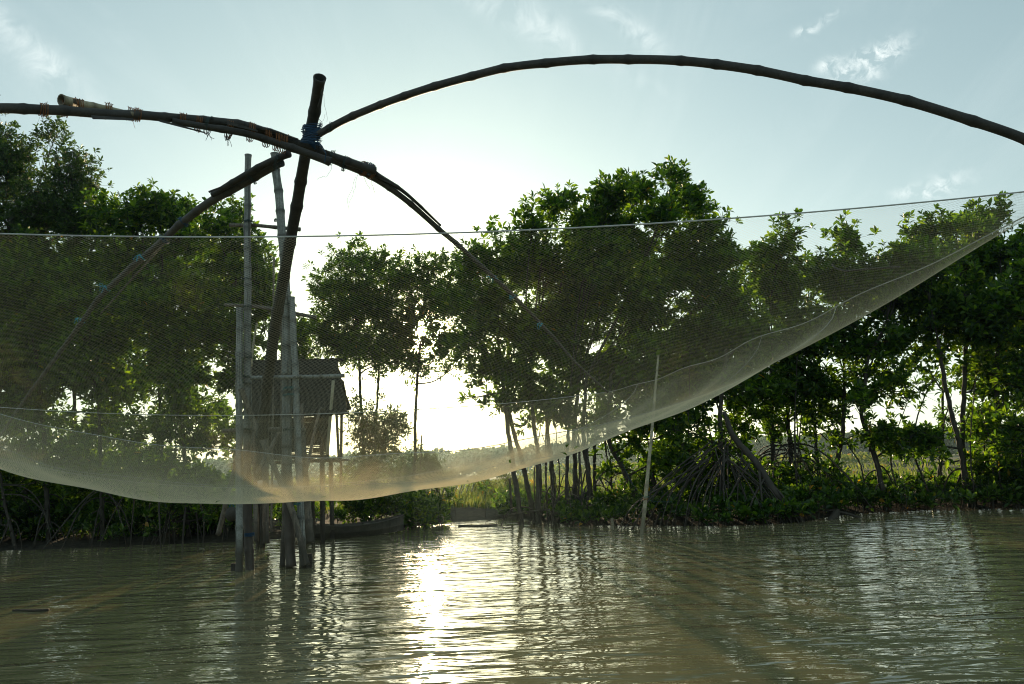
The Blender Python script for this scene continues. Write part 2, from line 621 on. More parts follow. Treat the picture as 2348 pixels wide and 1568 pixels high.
SX = np.array([-60, -13, -9, -7, -5, -3.6, -2.9, -1.6, -.3, .5, 1.3, 3, 4.5, 6.2, 7.3, 8.6, 10.5, 13, 60])
SY = np.array([19, 20, 19.8, 19.6, 20.3, 21.3, 22.6, 24.0, 24.4, 22.6, 20.2, 19.0, 18.0, 18.0, 19.2, 20.2, 20.0, 18.8, 18])


def shore(x):
    return np.interp(x, SX, SY)


def vnoise(x, y, seed=0):
    return (np.sin(x * 1.3 + seed) * np.cos(y * 1.1 + seed * 2) + .5 * np.sin(x * 2.9 + y * 1.7 + seed) + .25 * np.sin(x * 6.1 - y * 5.3 + seed * 3)) / 1.75


def ground(x, y):
    x = np.asarray(x, float)
    y = np.asarray(y, float)
    d = y - shore(x)
    z = np.interp(d, [-6, -1, 0, .8, 2.5, 5, 8], [-1.2, -.25, -.03, .10, .26, .36, .38])
    z = z + vnoise(x, y) * np.interp(d, [-1, 0, 3], [0, .025, .06])
    z = z + .30 * np.exp(-((x - .2) / 1.7) ** 2 - ((y - 31) / 1.6) ** 2)     # mud heap by the post
    # shallow fish ponds out on the flats
    for (x0, x1, y0, y1) in ((2.5, 16, 34, 37), (4, 60, 44, 56), (-40, -4, 40, 52), (9, 90, 66, 90), (-120, 0, 70, 110)):
        e = np.minimum(np.minimum(x - x0, x1 - x) + vnoise(y * .3, x * .2, 2) * 1.2, np.minimum(y - y0, y1 - y) + vnoise(x * .25, y * .3, 5) * .9)
        z = z - .55 * np.clip(e / 1.2, 0, 1)
    return z


gx = np.unique(np.concatenate([np.linspace(-900, -30, 22), np.linspace(-30, 30, 171), np.linspace(30, 900, 22)]))
gy = np.unique(np.concatenate([np.linspace(12, 40, 100), np.linspace(40, 120, 70), np.linspace(120, 1500, 24)]))
X, Y = np.meshgrid(gx, gy)
Z = ground(X, Y)
V = np.stack([X, Y, Z], -1).reshape(-1, 3)
nx, ny = len(gx), len(gy)
i, j = np.meshgrid(np.arange(nx - 1), np.arange(ny - 1))
q = (j * nx + i).ravel()
tag(MB().add(V, None, np.stack([q, q + 1, q + nx + 1, q + nx], -1)).build('mud_bank', M['mud'], smooth=True), kind='structure')


# ------------------------------------------------------------------ foliage
def norm(a):
    return a / (np.linalg.norm(a, axis=-1, keepdims=True) + 1e-12)


def leaves(cen, d, width, length, g, fold=.22):
    """folded, pointed elliptic leaves: 8 verts, 6 triangles each"""
    n = len(cen)
    d = norm(d)
    rnd = norm(g.normal(size=(n, 3)))
    up = norm(np.array([0, 0, 1.0]) + rnd * .75 + 1e-6)
    s = norm(np.cross(d, up))
    nn = np.cross(s, d)
    L = np.broadcast_to(length, n)[:, None]
    Wd = np.broadcast_to(width, n)[:, None] / 2
    b = cen
    m1 = cen + d * L * .34 + nn * L * .02
    m2 = cen + d * L * .70 - nn * L * .03
    tip = cen + d * L - nn * L * .12
    f = nn * Wd * fold * 2
    l1, r1 = m1 + s * Wd * .86 + f, m1 - s * Wd * .86 + f
    l2, r2 = m2 + s * Wd * .92 + f, m2 - s * Wd * .92 + f
    V = np.stack([b, m1, m2, tip, l1, r1, l2, r2], 1).reshape(-1, 3)
    T = np.array([[0, 4, 1], [0, 1, 5], [4, 6, 2], [4, 2, 1], [1, 2, 7], [1, 7, 5], [6, 3, 2], [2, 3, 7]])
    T = (T[None] + (np.arange(n) * 8)[:, None, None]).reshape(-1, 3)
    return V, T


def rosettes(mb, cen, ax, g, ll=.15, lw=.44, kmin=5, kmax=9):
    n = len(cen)
    k = g.integers(kmin, kmax + 1, n)
    idx = np.repeat(np.arange(n), k)
    ordn = np.concatenate([np.arange(c) for c in k])
    ax = norm(ax)
    u = norm(np.cross(ax, norm(g.normal(size=(n, 3)))))
    v = np.cross(ax, u)
    ph = ordn * 2.4 + g.uniform(0, 6.28, n)[idx]
    el = np.clip(.45 + .16 * ordn + g.normal(size=len(idx)) * .2, .2, 1.9)
    d = ax[idx] * np.cos(el)[:, None] + (u[idx] * np.cos(ph)[:, None] + v[idx] * np.sin(ph)[:, None]) * np.sin(el)[:, None]
    L = ll * g.uniform(.65, 1.15, len(idx)) * g.uniform(.72, 1.18, n)[idx]
    c0 = cen[idx] - ax[idx] * (ordn * .012)[:, None] + d * .012
    Vv, T = leaves(c0, d, L * lw, L, g)
    mb.add(Vv, T)


def minitubes(mb, a, b, ra, rb, sides=3):
    """straight tapered twigs a->b (arrays)"""
    n = len(a)
    if n == 0:
        return
    d = norm(b - a)
    u = norm(np.cross(d, np.array([.31, .52, .2])))
    v = np.cross(d, u)
    an = np.arange(sides) * 2 * math.pi / sides
    ring = np.cos(an)[None, :, None] * u[:, None] + np.sin(an)[None, :, None] * v[:, None]
    ra = np.broadcast_to(ra, n)[:, None, None]
    rb = np.broadcast_to(rb, n)[:, None, None]
    Vv = np.concatenate([a[:, None] + ring * ra, b[:, None] + ring * rb], 1).reshape(-1, 3)
    j = np.arange(sides)
    k = (j + 1) % sides
    Q = np.stack([j, k, sides + k, sides + j], -1)
    Q = (Q[None] + (np.arange(n) * 2 * sides)[:, None, None]).reshape(-1, 4)
    mb.add(Vv, None, Q)


def root_arc(mb, p, az, h, d, r, g, base):
    """a stilt root leaving the trunk at height h, arching out and down into the mud"""
    t = np.linspace(0, 1, 12)
    dirx = np.array([math.cos(az), math.sin(az)])
    s = d * (t ** .8)
    zz_ = h * (1 - t ** 2.0) + .06 * h * np.sin(t * 3.1)
    w_ = g.normal() * .08 * d * np.sin(t * 3)
    x = p[0] + dirx[0] * s - dirx[1] * w_
    y = p[1] + dirx[1] * s + dirx[0] * w_
    z = base + zz_ - .12 * t
    mb.tube(np.stack([x, y, z], -1), r * (1 - .35 * t), 6)


def tree(label, trunk, Yd, lobes, seed, dens=120, ll=.20, leafm='leaf', roots=6, r0=.055, rootspread=1.0, group='mangrove trees on the bank', name='mangrove_tree', rooth=1.0, kinks=.02, cat='mangrove tree', lw=.44, stems=0):
    g = np.random.default_rng(seed)
    tp = PP([(a, b, Yd + (c[0] if c else 0)) for a, b, *c in trunk])     # base first, going up
    gz = ground(tp[0, 0], tp[0, 1])
    if tp[0, 2] > gz:                      # carry the trunk down to the mud
        dd = tp[0] - tp[1]
        dd = dd / max(-dd[2], .05) if dd[2] < 0 else np.array([0, 0, -1.0])
        dd[:2] = np.clip(dd[:2], -.6, .6)
        foot = tp[0] + dd * (tp[0, 2] - gz + .15)
        tp = np.concatenate([[foot], tp])
    root = thing(name, label, cat, (tp[0, 0], tp[0, 1], gz), group)
    tb = MB()
    n = 40
    p = smoothp(tp, n)
    p[2:-1] += g.normal(size=(n - 3, 3)) * kinks * .35
    rr = r0 * (1 - .45 * np.linspace(0, 1, n)) * (1 + g.normal(size=n) * .07)
    tb.tube(p, rr, 9)
    cb = MB()
    yj = 0
    for lob in lobes:
        cx_, cy_, rx, ry = lob[:4]
        dm = lob[4] if len(lob) > 4 else 1.0
        Yl = Yd + (lob[5] if len(lob) > 5 else g.uniform(-.7, .7))
        cc = P(cx_, cy_, Yl)
        s = 1 / ppm(Yl)
        RX, RZ = rx * s, ry * s
        RY = min(1.25, max(.5, (RX + RZ) * .55))
        area = math.pi * RX * RZ
        dm2 = (1.12 if ll > .17 else 1.45) if ll > .12 else 1.8
        nr = max(5, int(dens * dm * area * dm2))
        ncl = max(3, nr // 9)
        # clump centres, biased to the shell
        q_ = norm(g.normal(size=(ncl, 3))) * (g.random(ncl)[:, None] ** (1 / 2.1))
        q_ *= (1 + g.normal(size=(ncl, 1)) * .10)
        cl_ = cc + q_ * np.array([RX, RY, RZ])
        idx = g.integers(0, ncl, nr)
        sp = .19 if ll > .12 else .15
        off = g.normal(size=(nr, 3)) * sp * np.array([1, 1, .9])
        cen = cl_[idx] + off
        rel = cen - np.array([0, 0, H])
        sd_ = np.array(SUN_DIR)
        away = np.linalg.norm(rel - np.outer(rel @ sd_, sd_) + np.array([.03, 0, .0]), axis=1) > .17
        cen, idx = cen[away], idx[away]
        nr = len(cen)
        if nr == 0:
            continue
        axis = norm((cen - cc) / np.array([RX, RY, RZ])) * .55 + np.array([0, 0, .75]) + g.normal(size=(nr, 3)) * .38
        rosettes(cb, cen, axis, g, ll, lw)
        # limbs: trunk -> lobe, lobe -> clumps, clumps -> rosettes
        zt = min(cc[2] - RZ * .8, tp[-1, 2])
        ki = int(np.argmin(np.abs(p[:, 2] - zt) + .25 * np.linalg.norm(p[:, :2] - cc[:2], axis=1)))
        ki = min(max(ki, 8), n - 1)
        a_ = p[ki]
        mid = a_ * .45 + cc * .55 + g.normal(size=3) * .12 + np.array([0, 0, -.12])
        lp = smoothp([a_, mid, cc + np.array([0, 0, RZ * .25])], 9)
        tb.tube(lp, np.linspace(min(rr[ki] * .65, .03), .011, 9), 6)
        near_i = g.integers(4, 9, ncl)
        minitubes(tb, lp[near_i], cl_ - np.array([0, 0, .03]), .0085, .005)
        minitubes(tb, cl_[idx] - np.array([0, 0, .03]), cen - norm(axis) * .02, .0045, .003)
        minitubes(tb, cen - norm(axis) * .09, cen + norm(axis) * .01, .0045, .003)
    tb.build('trunk', M['bark'], root)
    for k in range(stems):
        sb = MB()
        hgt = g.uniform(2.2, 4.2)
        fx = tp[0] + [g.normal() * .45, g.normal() * .5, 0]
        fx[2] = ground(fx[0], fx[1]) - .1
        sb.tube(smoothp([fx, fx + [g.normal() * .12, 0, hgt * .5], fx + [g.normal() * .35, g.normal() * .2, hgt]], 14) + g.normal(size=(14, 3)) * .008, np.linspace(g.uniform(.018, .034), .010, 14), 7)
        sb.build('stem', M['bark'], root)
    cb.build('crown', M[leafm], root)
    if roots:
        for k in range(roots):
            rb = MB()
            az = k * 2 * math.pi / roots + g.normal() * .35
            h = g.uniform(.35, 1.25) * rooth
            ki = int(np.argmin(np.abs(p[:, 2] - (gz + h))))
            hh = p[ki, 2] - gz
            root_arc(rb, p[ki], az, hh, h * g.uniform(.55, 1.15) * rootspread, g.uniform(.014, .026), g, gz)
            rb.build('prop_root', M['bark'], root, smooth=True)
    return root


# ------------------------------------------------------------------ trees (trunk points and crown lobes in photo pixels, at distance Yd)
G_L, G_M, G_R = 'trees on the left bank', 'trees beside the gap', 'trees on the right bank'
tree('tallest dark small-leaved tree at the left edge, above the bent bamboo', [(60, 1180), (50, 1000), (40, 800), (30, 560)], 22.5,
     [(-45, 310, 70, 100), (18, 385, 75, 100), (125, 325, 42, 50, .45), (165, 385, 55, 60, .7), (110, 470, 120, 85), (205, 440, 32, 50, .8), (0, 560, 100, 120), (200, 520, 70, 60)],
     1, 150, .135, 'leaf_fine', 5, .09, group=G_L, name='small_leaved_tree')
tree('round-topped tree left of the bamboo tower with its peak near the left bamboo arm', [(380, 1190), (370, 1000), (360, 760)], 22.0,
     [(362, 465, 50, 50), (318, 500, 58, 55), (405, 505, 50, 50), (245, 490, 40, 38), (330, 600, 110, 95), (440, 545, 45, 45)], 2, 125, group=G_L)
tree('pointed tree directly behind the two tall tower poles', [(560, 1190), (550, 1000), (545, 800), (540, 640)], 21.5,
     [(535, 495, 34, 42), (490, 530, 45, 40), (575, 560, 28, 45), (598, 640, 32, 70), (535, 640, 80, 95), (610, 740, 30, 70), (530, 780, 80, 80)], 3, 120, group=G_L)
tree('narrow leafy tree showing between the tower and the hut roof', [(690, 1180), (695, 1000), (690, 830)], 24.0,
     [(688, 755, 22, 50), (665, 820, 40, 60), (640, 900, 40, 70)], 4, 110, roots=3, r0=.04, group=G_L)
tree('dense tree behind the net at the far left, below the tallest tree', [(110, 1200), (100, 1000), (80, 800)], 21.0,
     [(60, 700, 120, 150), (-30, 870, 100, 110), (90, 880, 90, 70, .6)], 5, 135, roots=8, r0=.07, group=G_L)
tree('dense dark tree crossed by the thin left bamboo arm', [(235, 1220), (232, 1080), (225, 900)], 20.7,
     [(220, 720, 120, 140), (210, 860, 100, 70, .7)], 6, 135, roots=9, r0=.065, group=G_L)
tree('broad green tree behind the net just left of the tower', [(430, 1200), (420, 1000), (410, 850)], 20.8,
     [(400, 740, 110, 130), (420, 880, 90, 70, .8)], 7, 135, roots=8, r0=.06, group=G_L)
tree('low leafy tree behind the tower feet on the left bank', [(520, 1190), (540, 1050), (550, 960)], 21.0,
     [(545, 880, 70, 60, .6), (480, 1000, 70, 45, .5), (640, 980, 40, 70, .5)], 8, 110, roots=6, r0=.045, group=G_L)
tree('shadowed tree standing behind the front row on the left bank', [(160, 1180), (170, 1000), (170, 800)], 25.0,
     [(110, 620, 160, 110), (300, 640, 140, 110), (60, 800, 130, 90), (260, 830, 130, 90), (430, 650, 90, 110), (60, 960, 100, 60, .8), (250, 960, 90, 60, .7), (330, 890, 100, 60, .8), (440, 930, 90, 60, .7), (150, 1030, 110, 40, .8), (380, 1030, 110, 40, .7), (560, 1010, 70, 50, .6)], 9, 80, roots=4, r0=.08, group=G_L)
tree('low dark mangrove with leaves hanging over the water at the left edge', [(30, 1230), (10, 1150), (0, 1080)], 20.4,
     [(-10, 1050, 110, 70, .9), (20, 1160, 70, 50, .8), (150, 1060, 90, 50, .7), (60, 960, 90, 60, .5)], 10, 120, roots=10, r0=.05, rooth=1.3, group=G_L)
tree('low dark mangrove over the roots, under the net left of the tower', [(400, 1230), (390, 1150), (380, 1090)], 20.4,
     [(300, 1080, 110, 45, .8), (430, 1120, 80, 55, .9), (530, 1150, 50, 50, .6), (260, 990, 100, 50, .5), (400, 980, 90, 50, .5)], 11, 120, roots=11, r0=.05, rooth=1.3, group=G_L)

tree('low thicket deep in the shade behind the roots at the far left', [(60, 1190), (60, 1150), (60, 1110)], 24.5,
     [(-60, 1110, 110, 70), (80, 1120, 110, 60), (200, 1130, 90, 55), (-20, 1180, 90, 45, 1, -2.8), (110, 1185, 90, 40, 1, -2.8), (230, 1190, 80, 38, 1, -2.8)], 80, 120, roots=0, group=G_L, name='shrub', cat='shrub')
tree('low thicket deep in the shade behind the pale forked roots', [(350, 1190), (350, 1150), (350, 1110)], 24.0,
     [(320, 1130, 100, 60), (430, 1140, 90, 55), (230, 1070, 80, 50, .8), (340, 1190, 80, 36, 1, -2.4), (450, 1190, 80, 36, 1, -2.4), (520, 1185, 50, 34, .9, -2.2)], 81, 120, roots=0, group=G_L, name='shrub', cat='shrub')
tree('low thicket behind the tower feet', [(540, 1180), (540, 1150), (540, 1110)], 24.5,
     [(540, 1140, 80, 45), (620, 1150, 50, 36, .8), (690, 1160, 50, 28, .7)], 82, 115, roots=0, group=G_L, name='shrub', cat='shrub')
tree('slender open tree right of the hut, the one with the pointed top', [(838, 1150), (832, 1000), (826, 900), (820, 740)], 23.6,
     [(802, 592, 40, 48), (758, 655, 52, 52), (868, 612, 46, 52), (810, 665, 70, 60), (800, 725, 88, 80), (740, 775, 42, 48, .9), (800, 790, 70, 45), (850, 800, 66, 52), (885, 835, 30, 18, .4)], 12, 105, .145, roots=3, r0=.06, group=G_M)
tree('slim tree leaning right between the pointed tree and the sun', [(858, 1140), (860, 1032), (864, 930), (872, 800)], 24.2,
     [(905, 780, 60, 66), (885, 690, 60, 66), (868, 850, 40, 12, .4)], 13, 105, .145, roots=2, r0=.05, group=G_M)
tree('slender tree in front of the low sun', [(948, 1140), (951, 1052), (953, 930), (962, 800)], 24.0,
     [(985, 615, 62, 40), (930, 640, 46, 48), (1045, 610, 32, 28, .8), (1000, 690, 76, 62), (925, 735, 55, 52), (950, 825, 38, 46), (1010, 795, 58, 45, .7), (966, 768, 55, 46, 1.1, .1), (1055, 690, 45, 65, .6), (1050, 790, 40, 50, .5), (1040, 850, 26, 26, .4)], 14, 105, .145, roots=2, r0=.06, group=G_M)
tree('small fine-leaved bush at the foot of the slender trees right of the hut', [(845, 1150), (842, 1090), (846, 1040)], 22.8,
     [(858, 955, 66, 44, .5), (885, 1010, 76, 48), (815, 990, 34, 52, .5), (912, 955, 40, 32, .45), (800, 930, 26, 26, .3), (850, 1080, 70, 40)], 15, 120, .11, 'leaf_fine', 0, .03, group=G_M, name='shrub', cat='shrub')
tree('low round bush behind the slender tree, at the left end of the open gap', [(990, 1150), (988, 1100)], 25.5,
     [(985, 1065, 42, 26), (1000, 1095, 45, 30), (945, 1090, 50, 40)], 16, 120, .11, 'leaf_fine', 0, .03, group=G_M, name='shrub', cat='shrub')
tree('dark mangrove clump over the water under the lowest part of the net', [(850, 1190), (855, 1160), (860, 1140)], 22.2,
     [(860, 1150, 90, 42), (930, 1165, 52, 38), (790, 1130, 50, 32, .6)], 17, 130, .16, 'leaf', 8, .03, rooth=.6, group=G_M, name='shrub', cat='shrub')
tree('feathery pale bush on the flats left of the first gap-side trunks', [(1140, 1130), (1142, 1105)], 32.0,
     [(1120, 1110, 36, 20), (1160, 1100, 30, 22), (1085, 1118, 20, 12)], 18, 110, .08, 'grass', 0, .02, group=G_M, name='shrub', cat='shrub')

RT = [
 ('leftmost trunk at the right side of the gap, with sparse drooping leaves', [(1184, 1121), (1174, 1056), (1156, 912), (1140, 760)], 21.5,
  [(1132, 528, 24, 18, .6), (1112, 610, 55, 50), (1075, 640, 32, 35, .8), (1080, 705, 52, 60), (1090, 780, 48, 48, .8), (1150, 700, 55, 65), (1072, 840, 42, 26, .4), (1130, 840, 42, 55, .8), (1060, 900, 30, 12, .25), (1150, 920, 35, 20, .6)]),
 ('second trunk from the gap, leaning left beside the first', [(1210, 1121), (1198, 1060), (1166, 936), (1165, 780)], 21.8,
  [(1190, 595, 58, 65), (1185, 760, 68, 75), (1190, 880, 50, 55, .9), (1215, 950, 35, 22, .5)]),
 ('third trunk from the gap, the one forked low like a Y', [(1234, 1125), (1232, 1032), (1224, 976), (1215, 840)], 21.2,
  [(1272, 465, 45, 36), (1222, 515, 42, 32), (1260, 610, 78, 75), (1260, 760, 78, 70)]),
 ('fourth trunk from the gap, knobbly, beside a thin twin', [(1268, 1121), (1262, 1044), (1254, 976), (1262, 850)], 21.6,
  [(1320, 530, 50, 45), (1335, 670, 65, 75), (1240, 900, 50, 50, .9), (1262, 955, 36, 22, .5)]),
 ('fifth trunk from the gap, slim and kinked at the top', [(1299, 1117), (1300, 1060), (1303, 1000), (1310, 860)], 21.0,
  [(1402, 438, 40, 46), (1368, 500, 60, 55), (1380, 610, 80, 75)]),
 ('sixth trunk from the gap, with two stilt roots arching to the right', [(1319, 1133), (1318, 1060), (1316, 992), (1330, 850)], 21.4,
  [(1450, 448, 42, 40), (1440, 550, 68, 65), (1320, 830, 65, 75), (1290, 925, 42, 36, .8), (1310, 975, 34, 20, .45)]),
 ('seventh trunk from the gap, the straight dark one thick at its root fork', [(1352, 1128), (1346, 1060), (1337, 984), (1345, 860)], 21.0,
  [(1546, 418, 30, 42), (1525, 490, 55, 50), (1480, 690, 80, 85)]),
 ('eighth trunk from the gap, very thin and straight', [(1363, 1129), (1363, 1060), (1363, 1012), (1375, 850)], 21.3,
  [(1588, 470, 42, 46), (1618, 512, 40, 38), (1580, 610, 78, 85), (1400, 860, 65, 65), (1370, 945, 48, 30, .8), (1400, 985, 46, 26, .6), (1350, 990, 30, 18, .4)]),
 ('dark trunk leaning left just before the pale bamboo stake', [(1450, 1120), (1420, 1060), (1395, 1000), (1400, 860)], 20.6,
  [(1650, 575, 40, 55), (1655, 670, 58, 75), (1480, 850, 78, 80), (1480, 950, 64, 42, .8), (1450, 1010, 50, 32, .5), (1440, 1090, 50, 35, .5, .6), (1500, 1060, 50, 35, .4, .6)]),
 ('leaning trunk directly behind the pale bamboo stake', [(1500, 1110), (1475, 1040), (1451, 990), (1470, 860)], 20.9,
  [(1600, 770, 78, 80), (1555, 870, 78, 80), (1540, 960, 60, 44), (1530, 1030, 56, 36, .6)]),
 ('trunk rising from the big cage of stilt roots, beside the leaning log', [(1655, 1150), (1655, 1050), (1650, 960), (1665, 800)], 19.8,
  [(1590, 1110, 70, 45, .7, 1.2), (1700, 1100, 70, 45, .7, 1.2), (1640, 1050, 60, 40, .4, 1.4), (1700, 770, 70, 85), (1650, 890, 80, 75, .75), (1590, 985, 60, 42, .6), (1690, 990, 60, 45, .6), (1560, 1060, 50, 40, .5)]),
 ('slim trunk in a close row, just right of the root cage', [(1775, 1130), (1772, 1040), (1768, 960), (1770, 800)], 21.6,
  [(1758, 585, 52, 42), (1800, 545, 36, 36), (1780, 670, 80, 78), (1740, 900, 65, 65, .9), (1760, 975, 56, 32, .6)]),
 ('second slim trunk of the close row right of the root cage', [(1812, 1125), (1812, 1030), (1805, 950), (1810, 800)], 22.0,
  [(1800, 790, 78, 78), (1800, 890, 60, 50, .8), (1840, 940, 50, 30, .6), (1830, 1100, 60, 36, .6, -.8), (1920, 1100, 50, 30, .5, -.8)]),
 ('bent trunk curving right at the end of the close row', [(1905, 1125), (1915, 1070), (1932, 985), (1935, 860)], 21.5,
  [(1940, 556, 46, 38), (1895, 628, 58, 50), (1958, 650, 70, 55), (1900, 750, 80, 75), (1870, 870, 70, 55, .8), (1900, 940, 64, 40, .8), (1880, 1000, 50, 30, .4)]),
 ('dark trunk standing straddled on wide stilt roots at the water edge right of the row', [(2026, 1143), (2012, 1070), (1990, 1000), (1975, 940), (1990, 820)], 20.5,
  [(2062, 585, 36, 32), (2050, 670, 78, 68), (2010, 790, 80, 78, .75), (1985, 870, 70, 50, .55), (2040, 900, 50, 40, .4), (1960, 930, 40, 30, .4), (2010, 1000, 50, 35, .6), (2070, 1010, 70, 42, .6)]),
 ('forked grey trunk in the shade near the right edge, left limb', [(2217, 1121), (2197, 1011), (2170, 900), (2150, 780)], 20.3,
  [(2110, 535, 44, 44), (2120, 615, 68, 58), (2140, 735, 80, 78, .8), (2130, 860, 60, 50, .3), (2120, 1000, 60, 45, .6)]),
 ('straight grey trunk close behind the forked grey trunk', [(2212, 1125), (2206, 1011), (2210, 880), (2215, 760)], 20.7,
  [(2190, 520, 38, 28), (2240, 503, 44, 38), (2220, 600, 70, 60), (2240, 720, 80, 90), (2240, 850, 70, 70, .5)]),
 ('dark tree at the right edge under the rising net corner', [(2300, 1130), (2290, 1000), (2285, 860), (2290, 760)], 20.4,
  [(2285, 500, 34, 34), (2300, 585, 50, 56), (2320, 710, 80, 90), (2300, 860, 80, 75, .55), (2270, 1000, 80, 60, .6), (2280, 1080, 70, 40)]),
 ('outermost tree cut by the right edge of the photo', [(2370, 1120), (2365, 1000), (2370, 860)], 20.0,
  [(2365, 535, 36, 55), (2380, 650, 60, 95), (2405, 830, 90, 140, .7), (2350, 990, 80, 80, .6), (2390, 1090, 80, 45)]),
]
for n_, (lab, tr_, Yd, lob) in enumerate(RT):
    big = 'root cage' in lab
    tree(lab, tr_, Yd, lob, 40 + n_, 125, .205, 'leaf', 26 if big else (7 if n_ < 10 else 5), .076 if n_ not in (7, 4) else .055,
         rootspread=1.5 if big else .95, rooth=1.25 if big else 1.0, group=G_R, stems=2 if n_ > 1 else 0)
tree('shaded tree at the back of the right bank behind the net', [(1560, 1120), (1560, 1000), (1550, 800)], 23.6,
     [(1300, 700, 130, 100), (1500, 620, 120, 90), (1560, 800, 120, 100), (1420, 780, 110, 80), (1680, 800, 70, 100, .8)], 70, 50, .20, roots=4, group=G_R)
tree('shaded tree at the back of the right bank near the right edge', [(2150, 1110), (2160, 1000), (2160, 800)], 24.0,
     [(1735, 640, 60, 50, 1.5), (1860, 640, 50, 45, 1.5), (2020, 655, 60, 50, 1.4), (2180, 590, 50, 45, 1.4), (1850, 740, 90, 60), (1980, 700, 110, 60, .8), (2180, 680, 120, 70), (2280, 800, 110, 120, .8), (2330, 1010, 90, 60), (2230, 930, 80, 70, .6)], 71, 50, .20, roots=4, group=G_R)

# the leaning log by the root cage
g = np.random.default_rng(5)
lp = PP([(1660, 945, 19.4), (1682, 1001, 19.1), (1734, 1061, 18.8), (1764, 1110, 18.5), (1787, 1140, 18.4), (1850, 1208, 18.2)])
t_ = thing('leaning_log', 'thick bare grey trunk leaning down to the water from the root cage', 'log', lp[-1])
mb = MB()
p = smoothp(lp, 40)
mb.tube(p, np.interp(np.linspace(0, 1, 40), [0, .3, .75, 1], [.05, .075, .085, .035]) * (1 + g.normal(size=40) * .06), 10)
mb.build('trunk', M['bark'], t_, True)
for (a, b) in (((1770, 1110, 18.5), (1842, 1212, 17.9)), ((1740, 1080, 18.6), (1752, 1205, 18.0)), ((1757, 1090, 18.6), (1700, 1205, 18.0)), ((1720, 1060, 18.8), (1640, 1205, 18.2)), ((1700, 1050, 18.9), (1815, 1205, 18.4))):
    mb = MB()
    A, B = P(*a), P(*b)
    mb.tube(smoothp([A, A * .5 + B * .5 + [0, 0, .08], B - [0, 0, .1]], 10), np.linspace(.028, .014, 10), 6)
    mb.build('prop_root', M['bark'], t_, True)

# thin straight roots of the cage standing in the water, one clump
ct = thing('root_cage', 'cage of thin bare stilt roots spreading from one point into the water', 'roots', P(1655, 1200, 18.6))
g = np.random.default_rng(8)
for k in range(34):
    px = 1410 + 410 * (k + g.uniform(-.5, .5)) / 33
    hx = 1655 + (px - 1655) * g.uniform(.05, .35) + g.normal() * 15
    A = P(hx, g.uniform(1000, 1060) + abs(hx - 1655) * .5, 19.4 + g.normal() * .3)
    B = P(px, 1200, 18.15 + g.normal() * .25)
    B[2] = -.1
    mid = A * .45 + B * .55 + np.array([(B[0] - A[0]) * .10, -.05, .16])
    mb = MB()
    mb.tube(smoothp([A, mid, B], 12), np.linspace(g.uniform(.016, .028), .010, 12), 6)
    mb.build('prop_root', M['bark'], ct, True)

# bare roots by the water on the left bank
ct = thing('root_clump', 'pale forked stilt roots at the shaded left bank below the net', 'roots', P(430, 1250, 19.9))
for k, (a, b, c, r) in enumerate([((437, 1120, 20.1), (425, 1170, 19.9), (418, 1252, 19.7), .035), ((442, 1120, 20.2), (466, 1180, 20), (466, 1255, 19.8), .025),
                                  ((445, 1130, 20.3), (452, 1190, 20.1), (455, 1250, 19.9), .02), ((300, 1095, 20.4), (210, 1130, 20.0), (90, 1220, 19.6), .022),
                                  ((285, 1105, 20.5), (200, 1145, 20.1), (140, 1190, 19.8), .018), ((310, 1110, 20.2), (306, 1160, 20), (298, 1255, 19.8), .018),
                                  ((400, 1130, 20.2), (385, 1170, 20), (372, 1250, 19.8), .016), ((420, 1150, 20), (380, 1200, 19.9), (350, 1256, 19.7), .014),
                                  ((500, 1120, 20.5), (560, 1160, 20.2), (590, 1200, 20), .016), ((740, 1130, 21), (700, 1160, 20.9), (690, 1200, 20.8), .016),
                                  ((520, 1130, 20.3), (515, 1190, 20.1), (510, 1245, 19.9), .02), ((350, 1110, 20.4), (340, 1180, 20), (325, 1250, 19.8), .014)]):
    q3 = PP([a, b, c])
    q3[-1, 2] = -.1
    mb = MB()
    mb.tube(smoothp(q3, 14), np.linspace(r, r * .7, 14), 7)
    mb.build('prop_root', M['bark'], ct, True)


# ------------------------------------------------------------------ seedlings and undergrowth
def seedling(mb, x, y, h, g, ll=.14, n=2, sm=None):
    z0 = float(ground(x, y))
    lean = g.normal(size=2) * .12
    top = np.array([x + lean[0] * h, y + lean[1] * h, z0 + h])
    if z0 < 0:
        top[2] = h
    (sm or mb).tube(smoothp([[x, y, min(z0, 0) - .05], [x + lean[0] * .3 * h, y, z0 + h * .5], top], 6), np.linspace(.009, .006, 6), 5)
    cen = [top]
    ax = [np.array([lean[0], lean[1], 1.0])]
    for k in range(n - 1):
        f = g.uniform(.45, .85)
        az = g.uniform(0, 6.28)
        e = np.array([x + lean[0] * h * f, y + lean[1] * h * f, z0 + h * f]) + np.array([math.cos(az) * .16, math.sin(az) * .16, .12])
        b0 = np.array([x + lean[0] * h * f * .8, y, z0 + h * f * .85])
        (sm or mb).tube(smoothp([b0, e], 3), .006, 4)
        cen.append(e)
        ax.append(np.array([math.cos(az) * .5, math.sin(az) * .5, 1.0]))
    rosettes(mb, np.array(cen), np.array(ax), g, ll, .46, 5, 9)


